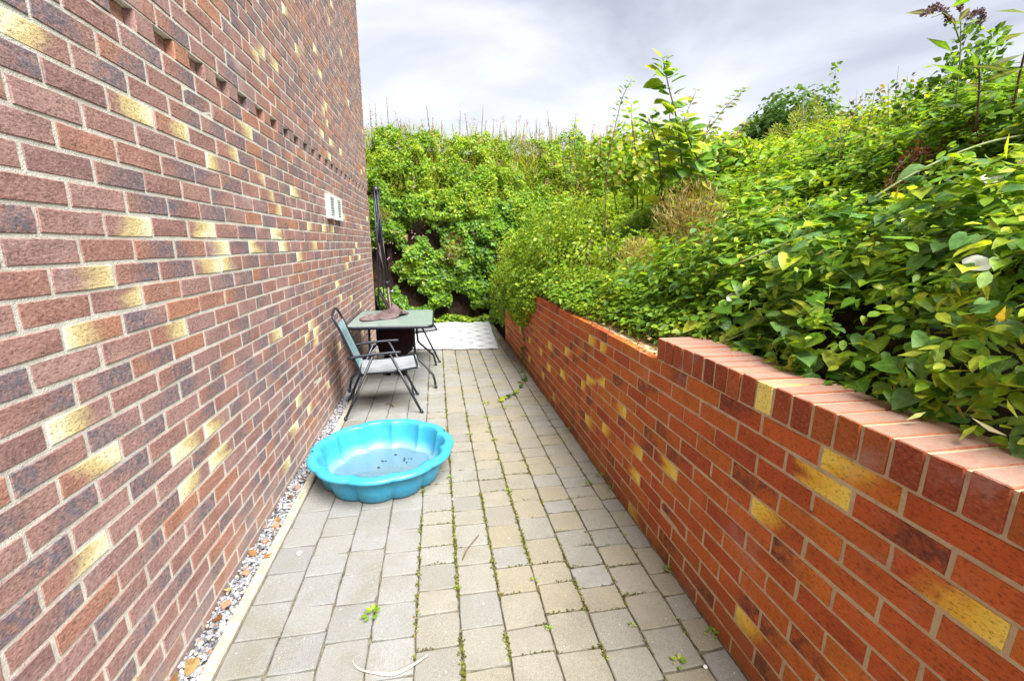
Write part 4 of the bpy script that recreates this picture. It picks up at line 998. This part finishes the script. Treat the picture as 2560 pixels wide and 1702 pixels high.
# single seed stalks against the sky
SP = [(-1.19, 4.02), (-1.13, 4.12), (-.86, 4.14), (-.70, 3.9), (-.62, 3.82), (-.45, 3.78), (-.1, 4.06), (.02, 3.92), (.2, 3.8), (.42, 3.86), (.59, 4.06), (.68, 3.98), (.95, 3.85), (1.06, 4.16), (1.12, 3.88), (1.3, 3.95), (1.42, 3.85), (1.55, 3.78), (1.75, 3.9), (1.95, 3.86), (2.08, 3.84), (2.2, 3.98), (2.3, 3.93), (2.4, 4.08), (2.48, 3.88), (2.7, 3.9), (2.95, 3.8), (-.28, 3.74), (.82, 3.74), (1.66, 3.7)]
ORD = 'first second third fourth fifth sixth seventh eighth ninth tenth eleventh twelfth thirteenth fourteenth fifteenth sixteenth seventeenth eighteenth nineteenth twentieth'.split()
SP.sort()
for si, (x, z) in enumerate(SP):
    y = 9.75+rng.uniform(-.25, .2); ln = rng.normal()*.13; t = thing('willowherb_stalk', (x-ln, y, 3.0), 'bare grey willowherb seed stalk above the far hedge, '+(ORD[si]+' from the left' if si < 15 else ORD[len(SP)-1-si]+' from the right'), 'stalk', 'willowherb seed stalks above the far hedge'); o = -Vector(t.location)
    z += .16
    MB().tube(curve_pts([(x-ln, y, 3.0), (x-ln*.5, y, 3.4), (x, y, z)], 4), [.009]*8+[.006], 5).build('stem', DRYSTEM, t, o, True)
    q = Leaves(); m_ = 46; tt = rng.random(m_)**.8; p = np.stack([x-ln*.45*(1-tt), np.full(m_, y), 3.45+(z-3.45)*tt], 1); an = rng.uniform(0, 6.28, m_); d = np.stack([np.cos(an), np.sin(an), np.full(m_, 1.3)], 1)
    q.add('lance', p, rdir(m_), d, rng.uniform(.035, .07, m_)*(1-.4*tt), palette(m_, [(.24, .17, .17), TAN, (.30, .2, .2)], [.5, .2, .3]), 1.0); q.build('seed_pods', t, kind='stuff')

# ------------------------------------------------------------------ saplings and single plants
def sapling(name, label, cat, stems, leaf, cols, tmpl='ovate', w=1.15, every=2, r=.006, up=.3, per=1, base=None):
    b = base or stems[0][0]; t = thing(name, tuple(b), label, cat); o = -Vector(t.location)
    for st in stems:
        c = curve_pts(st, 6); MB().tube(c, list(np.linspace(r, r*.4, len(c))), 6).build('stem', TWIG if r > .005 else STEM, t, o, True); ph = rng.uniform(0, 6)
        for k in range(3, len(c), every):
            for q in range(per):
                ph += 2.4 if per == 1 else math.pi*(q+.0)+.4; d = np.array([math.cos(ph), math.sin(ph)*.8, up]); f = k/len(c)
                sz_ = rng.uniform(*leaf)*(1.0 if f < .85 else .7); pet = np.array(c[k])+d*sz_*.25
                add_leaf(t, pet, np.array([-d[0]*.5+rng.normal()*.3, -.4+rng.normal()*.3, .9]), d+np.array([0, 0, -.35 if tmpl == 'ovate' else 0]), sz_, cols, tmpl, w, name)
    return t
sapling('sapling', 'tall bright green broad-leaved sapling rising highest above the bank', 'sapling',
        [[(1.97, 3.2, 1.45), (1.93, 3.2, 1.8), (1.87, 3.2, 2.1), (1.80, 3.2, 2.4), (1.70, 3.2, 2.66), (1.645, 3.2, 2.82)], [(2.17, 3.1, 1.5), (2.09, 3.1, 1.8), (1.99, 3.1, 2.05), (1.86, 3.1, 2.24), (1.78, 3.1, 2.40)], [(1.9, 3.3, 1.5), (1.78, 3.3, 1.9), (1.72, 3.3, 2.2), (1.62, 3.3, 2.45)], [(2.3, 3.4, 1.7), (2.28, 3.4, 2.1), (2.34, 3.4, 2.35)]],
        (.085, .15), [BG, (.12, .27, .025), YG, MG], 'ovate', 1.35, 1, .009, .3, 3)
sapling('sapling', 'slender sapling with paired small leaves left of the tall broad-leaved one', 'sapling', [[(1.68, 4.2, 1.6), (1.66, 4.2, 2.2), (1.72, 4.2, 2.6), (1.78, 4.2, 2.87), (1.86, 4.2, 3.03)], [(1.68, 4.2, 2.1), (1.60, 4.2, 2.3), (1.56, 4.15, 2.5)]], (.05, .075), [MG, BG, (.05, .13, .03)], 'ovate', .95, 1, .006, .25, 2)
sapling('sapling', 'small round-leaved sapling where the far hedge meets the bank', 'sapling', [[(1.95, 6.0, 2.2), (1.93, 6, 2.6), (1.88, 6, 2.95), (1.90, 6, 3.2)], [(1.95, 6.1, 2.2), (1.80, 6.1, 2.5), (1.74, 6.1, 2.78)], [(2.0, 6, 2.2), (2.1, 6, 2.6), (2.12, 6, 2.85)], [(1.98, 6, 2.2), (2.25, 6, 2.5), (2.35, 6, 2.9)]], (.06, .10), [MG, BG, BG, YG], 'ovate', 1.4, 1, .007, .25, 2)
sapling('sapling', 'sapling with sparse brownish leaves leaning right behind the tall sapling', 'sapling', [[(2.6, 4.4, 1.9), (2.75, 4.4, 2.5), (2.95, 4.4, 2.85), (3.2, 4.4, 3.1)], [(2.5, 4.4, 2.0), (2.5, 4.4, 2.6), (2.65, 4.4, 3.05)], [(2.7, 4.4, 2.0), (3.0, 4.4, 2.5), (3.3, 4.4, 2.8)]], (.05, .09), [(.24, .26, .06), TAN, (.2, .24, .07), MG], 'ovate', 1.0, 1, .006, .3, 4)
sapling('shrub_shoot', 'bushy light green shoots between the saplings on the bank', 'shrub', [[(2.15, 4.6, 1.9), (2.1, 4.6, 2.5), (2.05, 4.6, 2.95)], [(2.25, 4.6, 1.9), (2.3, 4.6, 2.5), (2.3, 4.6, 2.9)], [(2.45, 4.6, 1.9), (2.5, 4.6, 2.4), (2.6, 4.6, 2.85)], [(2.7, 4.7, 1.9), (2.8, 4.7, 2.4), (2.8, 4.7, 2.75)], [(2.0, 4.7, 1.9), (1.9, 4.7, 2.3), (1.85, 4.7, 2.5)]], (.06, .11), [BG, YG, MG], 'ovate', 1.3, 1, .006, .2, 4)
bd = sapling('buddleia', 'buddleia shoot with drooping purple-grey flower spikes against the sky at top right', 'shrub', [[(2.68, 2.0, 2.2), (2.645, 2.0, 2.42), (2.615, 2.0, 2.55), (2.565, 2.0, 2.72)], [(2.62, 2.0, 2.52), (2.52, 2.0, 2.63), (2.42, 2.0, 2.61)], [(2.61, 2, 2.56), (2.70, 2, 2.62), (2.73, 2, 2.58)]], (.09, .15), [(.07, .12, .07), MG, (.10, .08, .12)], 'lance', 1.7, 5, .004, .25, 2)
sapling('buddleia', 'buddleia branch with long drooping narrow leaves at the right edge of the picture', 'shrub', [[(2.75, 1.8, 2.1), (2.66, 1.75, 2.35), (2.60, 1.7, 2.55), (2.55, 1.7, 2.72)], [(2.85, 1.8, 2.1), (2.80, 1.75, 2.4), (2.78, 1.7, 2.62)], [(2.7, 1.9, 2.1), (2.66, 1.9, 2.28), (2.56, 1.85, 2.36)]], (.10, .18), [(.10, .14, .06), MG, (.13, .17, .09), (.16, .19, .08)], 'lance', 1.6, 2, .006, .0, 2)
def flower_spike(parent, pts, label=None):
    c = curve_pts(pts, 8); q = Leaves(); P = np.repeat(np.array(c), 9, 0); P = P+rng.normal(size=P.shape)*.006; m_ = len(P)
    q.add('small', P, rdir(m_), rdir(m_), rng.uniform(.008, .018, m_), palette(m_, [(.16, .09, .17), (.10, .06, .09), (.2, .14, .16)], [1, 1, 1]), 1.6); q.build('flower_spike', parent, PETAL)
for pts in ([(2.53, 2.0, 2.60), (2.48, 2.0, 2.645), (2.42, 2.0, 2.65), (2.36, 2.0, 2.615)], [(2.575, 2.0, 2.66), (2.565, 2.0, 2.70), (2.555, 2.0, 2.76)], [(2.64, 2.0, 2.62), (2.68, 2.0, 2.66), (2.72, 2.0, 2.65), (2.71, 2.0, 2.61)]): flower_spike(bd, pts)
def spike_plant(name, label, cat, tops, cols, leaf=(.03, .06), h=.6, per=60, spread=.12, tmpl='small', w=1.2, mat=None):
    t = thing(name, tuple(np.array(tops[0])-[0, 0, h]), label, cat); o = -Vector(t.location); q = Leaves()
    for tp in tops:
        tp = np.array(tp); b = tp-[rng.normal()*.08, rng.normal()*.08, h]; MB().tube([b, (b+tp)/2+rng.normal(size=3)*.02, tp], [.003, .0025, .0015], 5).build('stem', TWIG, t, o, True)
        tt = rng.random(per); an = rng.uniform(0, 6.28, per); rad = spread*(1-tt)**.8*rng.random(per)+.01; p = b+(tp-b)*(.25+.75*tt[:, None])+np.stack([np.cos(an)*rad, np.sin(an)*rad, rad*.3], 1)
        q.add(tmpl, p, rdir(per)+UP*.5, np.stack([np.cos(an), np.sin(an), np.full(per, .5)], 1), rng.uniform(*leaf, per), palette(per, cols, [1]*len(cols)), w)
    q.build('leaves', t, mat); return t
spike_plant('leafy_shrub', 'dark green spiky shrub below the buddleia flower at top right', 'shrub', [(3.46, 2.6, 2.93), (3.68, 2.6, 2.92), (3.58, 2.6, 2.8), (3.35, 2.6, 2.72), (3.8, 2.65, 2.75), (3.5, 2.5, 2.7), (3.25, 2.7, 2.6)], [DG, MG, (.06, .14, .05), BG], (.035, .065), .7, 150, .20)
spike_plant('leafy_shrub', 'thin-twigged shrub with tiny sparse leaves right of the feathery bush', 'shrub', [(3.25, 2.9, 2.66), (3.05, 2.9, 2.58), (3.4, 2.9, 2.72), (3.15, 2.9, 2.62), (2.9, 2.9, 2.45)], [DG, MG, TAN, (.1, .1, .06)], (.02, .04), .5, 70, .25)
spike_plant('feathery_bush', 'feathery yellow-green bush standing alone on the bank skyline', 'bush', [(4.63+.14*k, 5.0+.1*(k % 2), 3.28-.10*abs(k-0)) for k in range(-4, 5)], [YG, BG, (.24, .26, .08), (.3, .3, .12)], (.035, .07), .95, 420, .26, 'lance', 1.4)
spike_plant('climbing_shoot', 'single leafy shoot sticking up above the feathery bush', 'shoot', [(4.72, 4.9, 3.62)], [DG, MG, BG], (.04, .07), .7, 40, .07, 'small', 1.5)
for k, (x, y, z) in enumerate([(4.45, 5, 3.25), (5.1, 5, 3.25), (3.9, 3.4, 2.95), (5.6, 5.4, 3.5)]):
    t = thing('bare_twig', (x, y, z-.5), ['bare thin twig left of the feathery bush against the sky', 'bare forked twig right of the feathery bush against the sky', 'bare upright twig against the sky in the right skyline gap', 'short bare twig on the right skyline behind the brambles'][k], 'twig')
    MB().tube([(x+.03, y, z-.5), (x+.01, y, z-.2), (x-.02, y, z+.05)], [.006, .004, .002], 5).build('stem', DRYSTEM, t, -Vector(t.location), True)
    MB().tube([(x+.01, y, z-.25), (x+.06, y, z-.05)], [.003, .0015], 5).build('side_shoot', DRYSTEM, t, -Vector(t.location), True)
spike_plant('dock_plant', 'rusty red dock seed head among the leaves in the upper right', 'dock', [(2.49, 2.0, 2.06), (2.55, 2.02, 2.02), (2.44, 1.98, 2.0)], [(.12, .025, .015), (.17, .04, .02), (.08, .015, .012)], (.015, .03), .3, 60, .05, 'small', 1.4)
spike_plant('dock_plant', 'rusty red dock seed head farther up the bank near the right edge', 'dock', [(2.79, 2.0, 2.2), (2.75, 2.0, 2.13)], [(.12, .025, .015), (.19, .05, .025), (.08, .015, .012)], (.015, .03), .25, 60, .05, 'small', 1.4)
def dry_clump(label, c, r, n, cols, h=.3):
    c = np.array(c); t = thing('dry_weed_clump', tuple(c-[0, 0, h]), label, 'dry weeds'); q = Leaves(); d = rdir(n); rr = rng.random(n)**.5; p = c+d*np.array(r)*rr[:, None]
    q.add('lance', p, rdir(n), d*.5+UP*.9+rdir(n)*.6, rng.uniform(.03, .08, n), palette(n, cols, [1]*len(cols)), .55); q.build('dry_stems', t, kind='stuff')
dry_clump('large tan dried weed clump in the middle of the green bank', (1.88, 3.05, 1.72), (.27, .25, .25), 2600, [TAN, (.5, .38, .2), (.35, .22, .08), (.3, .3, .1), (.25, .12, .05)])
dry_clump('small tan dried weed clump left of the large one above the wall', (1.52, 3.15, 1.42), (.13, .12, .15), 900, [TAN, (.5, .4, .2), YG, (.35, .22, .08)])
dry_clump('straw-coloured dry stems among the leaves near the right edge', (2.22, 1.95, 1.62), (.09, .1, .10), 350, [TAN, YG, (.5, .38, .2)])
dry_clump('reddish brown withered clump on the climbers behind the rug', (.33, 8.1, 1.42), (.24, .07, .32), 420, [RED, (.22, .06, .03), BRN, (.45, .16, .1)])
dry_clump('orange-tan withered clump beside the parasol on the far hedge', (-.92, 8.2, 1.98), (.2, .1, .16), 320, [TAN, YEL, BRN, (.5, .36, .2)])

ai = thing('airy_shrub', (2.4, 4.6, 1.9), 'loose light green shrub filling the bank around the saplings', 'shrub'); q = Leaves(); n = 5200
P, N = blob_leaves(n, [(2.0, 4.4, 2.25), (2.4, 4.5, 2.4), (2.8, 4.6, 2.45), (2.25, 5.0, 2.6), (2.65, 4.9, 2.65), (3.05, 4.8, 2.6), (2.0, 5.3, 2.5), (3.3, 4.6, 2.5)], [(.28, .28, .28)]*8, .8, 23, .3); a, b = orient(N, n, .5, .8, .3)
q.add('ovate', P, a, b, rng.uniform(.035, .085, n), palette(n, [MG, BG, YG, (.35, .38, .1), TAN], [.2, .34, .32, .1, .04]), rng.uniform(.8, 1.3, n)); q.build('foliage', ai, kind='stuff')
for pts in ([(2.2, 4.6, 1.9), (2.1, 4.5, 2.4), (2.0, 4.45, 2.75)], [(2.4, 4.6, 1.9), (2.5, 4.6, 2.5), (2.6, 4.8, 2.95)], [(2.8, 4.6, 2.0), (2.95, 4.7, 2.5), (3.1, 4.8, 2.9)]): MB().tube(curve_pts(pts, 5), .007, 6).build('stem', TWIG, ai, -Vector(ai.location), True)
# distant trees
def tree(label, base, h, cr, n, cols, leaf):
    b = np.array(base); t = thing('tree', tuple(b), label, 'tree', 'trees beyond the bank'); o = -Vector(t.location)
    tr = MB().tube([b, b+[0, 0, h*.35], b+[.05*h, 0, h*.7]], [.05*h, .035*h, .015*h], 8)
    for k in range(7):
        a = k*.9; tr.tube([b+[0, 0, h*(.3+.05*k)], b+[cr*.4*math.cos(a), cr*.4*math.sin(a), h*(.5+.05*k)], b+[cr*.5*math.cos(a), cr*.5*math.sin(a), h*(.52+.05*k)]], [.018*h, .01*h, .004*h], 6)
    tr.build('trunk', TWIG, t, o, True); cs = []; rs = []
    for k in range(26):
        d = rdir(1)[0]; d[2] = abs(d[2])*1.0-.25; cs.append(b+np.array([0, 0, h*.62])+d*np.array([cr, cr, h*.36])*rng.uniform(.45, .95)); rs.append(np.full(3, cr*rng.uniform(.2, .36)))
    P, N = blob_leaves(n, cs, rs, .6, 7, cr*.25); a, b_ = orient(N, n, .5, .7, .2); q = Leaves(); q.add('small', P, a, b_, rng.uniform(*leaf, n), palette(n, cols, [1]*len(cols), P, .6, 3), 1.6); q.build('crown', t); return t
tree('dark green round tree on the skyline left of the feathery bush', (11.9, 14, 2.4), 4.1, 2.1, 9000, [DG, (.07, .16, .03), (.09, .19, .04), MG], (.10, .19))
tree('paler bushy tree on the skyline behind the feathery bush', (14.3, 15, 2.4), 4.2, 1.7, 6000, [(.05, .12, .03), MG, (.09, .18, .04)], (.10, .19))

# ------------------------------------------------------------------ weeds and moss in the joints
mo = Leaves(); JJ = [-.126, .051, .229, .406, .585, .765, .945]; n = 15000
jx = np.array(JJ)[rng.choice(7, n, p=[.10, .24, .23, .20, .13, .06, .04])]; y = .7+6.2*rng.random(n)**1.4; P = np.stack([jx+rng.normal(size=n)*.0036, y, rng.uniform(-.006, .007, n)], 1); ok = fbm(P*[1, 1, 0]+[0, 0, 3], 6, 4, 3) > .475
P = P[ok]; n = len(P); mo.add('small', P, rdir(n)*.6+UP, rdir(n), rng.uniform(.005, .015, n), palette(n, [(.13, .14, .025), (.2, .21, .035), (.10, .09, .025), (.2, .13, .035), (.26, .3, .05)], [.3, .25, .2, .15, .1]), 1.8)
# cross joints
n = 9000; it = [i for i in pb.items if i[0][0] > -.1 and .8 < i[0][1] < 5.5]; pick = rng.integers(0, len(it), n); cx_ = np.array([it[k][0] for k in pick]); lx = np.array([it[k][1] for k in pick]); ly = np.array([it[k][2] for k in pick])
P = np.stack([cx_[:, 0]+(rng.random(n)-.5)*lx, cx_[:, 1]+ly/2+.003+rng.normal(size=n)*.003, rng.uniform(-.006, .003, n)], 1); ok = fbm(P, 5.0, 8, 2) > .52; P = P[ok]; n = len(P)
mo.add('small', P, rdir(n)*.6+UP, rdir(n), rng.uniform(.005, .011, n), palette(n, [(.14, .14, .025), (.09, .09, .025), (.16, .11, .03)], [.4, .35, .25]), 1.8)
m_ = mo.build('moss'); tag(m_, 'olive green moss growing along the paving joints', 'moss', kind='stuff')

def weed(p, s, cols, label, k=9, tmpl='ovate'):
    t = thing('weed', (*p, 0), label, 'weed', 'weeds in the paving joints')
    for i in range(k):
        a = i*2.4+rng.uniform(-.3, .3); f = rng.uniform(.05, 1); d = np.array([math.cos(a), math.sin(a), .35+.9*(1-f)])
        add_leaf(t, np.array([*p, .002])+np.array([d[0]*.35*s*f, d[1]*.35*s*f, s*.22*(1.3-f)]), np.array([-d[0]*.4, -d[1]*.4, 1]), d, s*rng.uniform(.2, .42), cols, tmpl, 1.0, 'w')
    return t
WG = [(.22, .36, .03), (.14, .27, .03), (.30, .38, .05)]
for p, s, k, lb in [((.44, 3.9), .075, 12, 'leafy weed in the paving nearest the trailing vine tip'), ((.59, 3.76), .045, 8, 'small weed just in front of the trailing vine on the paving'), ((.4, 3.56), .055, 9, 'bright weed in the joint between vine and moss patches'), ((.74, 3.54), .06, 10, 'weed right of centre in the paving, in front of the vine'), ((.23, 3.23), .06, 10, 'yellowish weed in the paving right of the pool rim'), ((.41, 3.1), .055, 9, 'weed two joints right of the pool'), ((.05, 2.59), .05, 9, 'weed at the lower right edge of the cyan pool'), ((.4, 2.38), .045, 8, 'yellow-green weed in the middle of the near paving'), ((.94, 2.82), .04, 7, 'small weed near the red wall in mid paving'), ((.93, 2.38), .05, 9, 'spreading weed one joint out from the red wall'), ((1.045, 2.45), .07, 12, 'tuft of weed at the foot of the red wall'), ((1.045, 2.30), .05, 8, 'smaller weed at the foot of the red wall beside the tuft'), ((1.045, 1.6), .05, 8, 'weed at the foot of the red wall lower in the picture'), ((-.305, 1.57), .075, 14, 'bright fern-like weed alone in the near left paving'), ((1.045, 3.19), .07, 12, 'orange-tinged weed at the wall foot, farthest along'), ((.05, 1.65), .035, 7, 'tiny weed in the mossy joint left of centre'), ((.4, 1.64), .04, 7, 'tiny weed in the mossy joint right of centre'), ((.4, 1.38), .035, 7, 'tiny weed in the near paving, right of the plastic strip'), ((-.12, 2.46), .035, 7, 'little weed at the front of the pool, right'), ((-.28, 4.47), .05, 9, 'weed under the front legs of the near chair'), ((.74, 1.34), .035, 7, 'small flat weed in the near right paving'), ((-.59, 2.47), .045, 8, 'dark weed at the front left foot of the pool'), ((.84, 1.16), .06, 8, 'round-leaved seedling at the bottom right of the paving'), ((1.04, 1.25), .055, 9, 'weed squeezed against the red wall at the bottom of the picture')]:
    weed(p, s, WG if 'dark' not in lb else [DG, MG], lb, k)

# dry leaves and brick chips in the gravel
DRYL = [(.36, .19, .07), (.42, .27, .12), (.25, .10, .04), (.5, .38, .2)]
for i, (x, y, s_, lb) in enumerate([(-.93, 1.36, .075, 'large curled brown leaf on the gravel, nearest the camera'), (-.925, 1.46, .06, 'pale curled dry leaf behind the nearest one on the gravel'), (-.93, 1.62, .045, 'brown dry leaf on the near gravel'), (-.935, 1.80, .04, 'olive dry leaf against the wall foot on the gravel'), (-.92, 2.02, .045, 'yellowish dry leaf in the middle of the gravel strip'), (-.925, 2.28, .04, 'orange dry leaf on the gravel before the pool'), (-.90, 2.52, .045, 'dark red dry leaf on the gravel beside the pool'), (-.865, 2.50, .04, 'brown dry leaf on the edging beside the pool'), (-.87, 1.98, .04, 'orange dry leaf lying across the concrete edging')]):
    T, TF, al = T_OVATE; v = T.copy(); v[:, 1] *= 1.3; v[:, 2] = .5*np.abs(v[:, 1])**1.2+.18*np.sin(4*v[:, 0]+i); v += rng.normal(size=v.shape)*.03
    A = np.empty((len(v), 4)); A[:, :3] = DRYL[i % 4]; A[:, 3] = 1; o = obj('dry_leaf', mesh_np('dry_leaf', v*s_, [TF], LEAF, A), None, (x, y, .012)); o.rotation_euler = (rng.normal()*.3, rng.normal()*.3, rng.uniform(0, 6.28)); tag(o, lb, 'dry leaf')
CHIP = simple('terracotta_chip', (.48, .19, .11), .85, var=.25, sc=50)
for i, (x, y, s_, lb) in enumerate([(-.905, 2.25, .017, 'terracotta brick chip on the gravel, farthest of the chips before the pool'), (-.915, 2.12, .015, 'terracotta brick chip on the gravel, second before the pool'), (-.92, 1.9, .016, 'terracotta brick chip on the gravel halfway along'), (-.93, 1.72, .021, 'flat pale terracotta chip on the near gravel'), (-.905, 2.62, .018, 'terracotta chip on the gravel left of the pool rim')]):
    bm = bmesh.new(); bmesh.ops.create_cube(bm, size=1)
    for v in bm.verts: v.co = Vector((v.co.x*s_*2*random.uniform(.6, 1.2), v.co.y*s_*1.5*random.uniform(.6, 1.2), v.co.z*s_*.7))
    bmesh.ops.bevel(bm, geom=list(bm.edges), offset=.002, segments=1, affect='EDGES'); me = bpy.data.meshes.new('brick_chip'); bm.to_mesh(me); bm.free(); me.materials.append(CHIP)
    o = obj('brick_chip', me, None, (x, y, .010)); o.rotation_euler = (.2, .1, i*1.3); tag(o, lb, 'brick chip')
# growth creeping over the uncapped wall top
cv = thing('creeping_cover', (1.3, 3.2, .95), 'low leafy growth creeping onto the uncapped part of the red wall', 'ground cover'); q = Leaves(); n = 7000
y = rng.uniform(1.95, 4.9, n); ed = 1.13+.10*(fbm(np.stack([y, y*0, y*0], 1), 2.2, 6, 3)-.3)+.10*(1-sstep(1.9, 2.6, y))-.09*sstep(2.6, 4.2, y); x = ed+rng.random(n)**.8*.36; P = np.stack([x, y, .975+(x-ed).clip(0, 1)*.75+rng.uniform(0, .07, n)], 1); a, b = orient(np.tile([-.5, -.2, 1.], (n, 1)), n, .6, .7, .3)
q.add('ovate', P, a, b, rng.uniform(.022, .055, n), palette(n, [DG, MG, BG, YG, BRN, YEL], [.14, .26, .3, .22, .06, .02], P, 3, 44), 1.1); q.build('foliage', cv, kind='stuff')
# leaf mould on the uncapped wall top
lm = Leaves(); n = 3600; P = np.stack([rng.uniform(1.07, 1.32, n), rng.uniform(1.93, 5.0, n), .965+rng.uniform(0, .02, n)], 1); P[:, 2] += .10*sstep(1.14, 1.32, P[:, 0]); ok = rng.random(n) < (.15+.85*sstep(1.10, 1.25, P[:, 0])); P = P[ok]; n = len(P)
lm.add('small', P, rdir(n)*.5+UP, rdir(n), rng.uniform(.012, .035, n), palette(n, [BRN, TAN, (.10, .05, .02), (.3, .2, .1), MG], [.3, .15, .3, .15, .1]), 1.4); tag(lm.build('leaf_litter'), 'brown dead leaf litter on top of the uncapped far wall', 'leaf litter', kind='stuff')
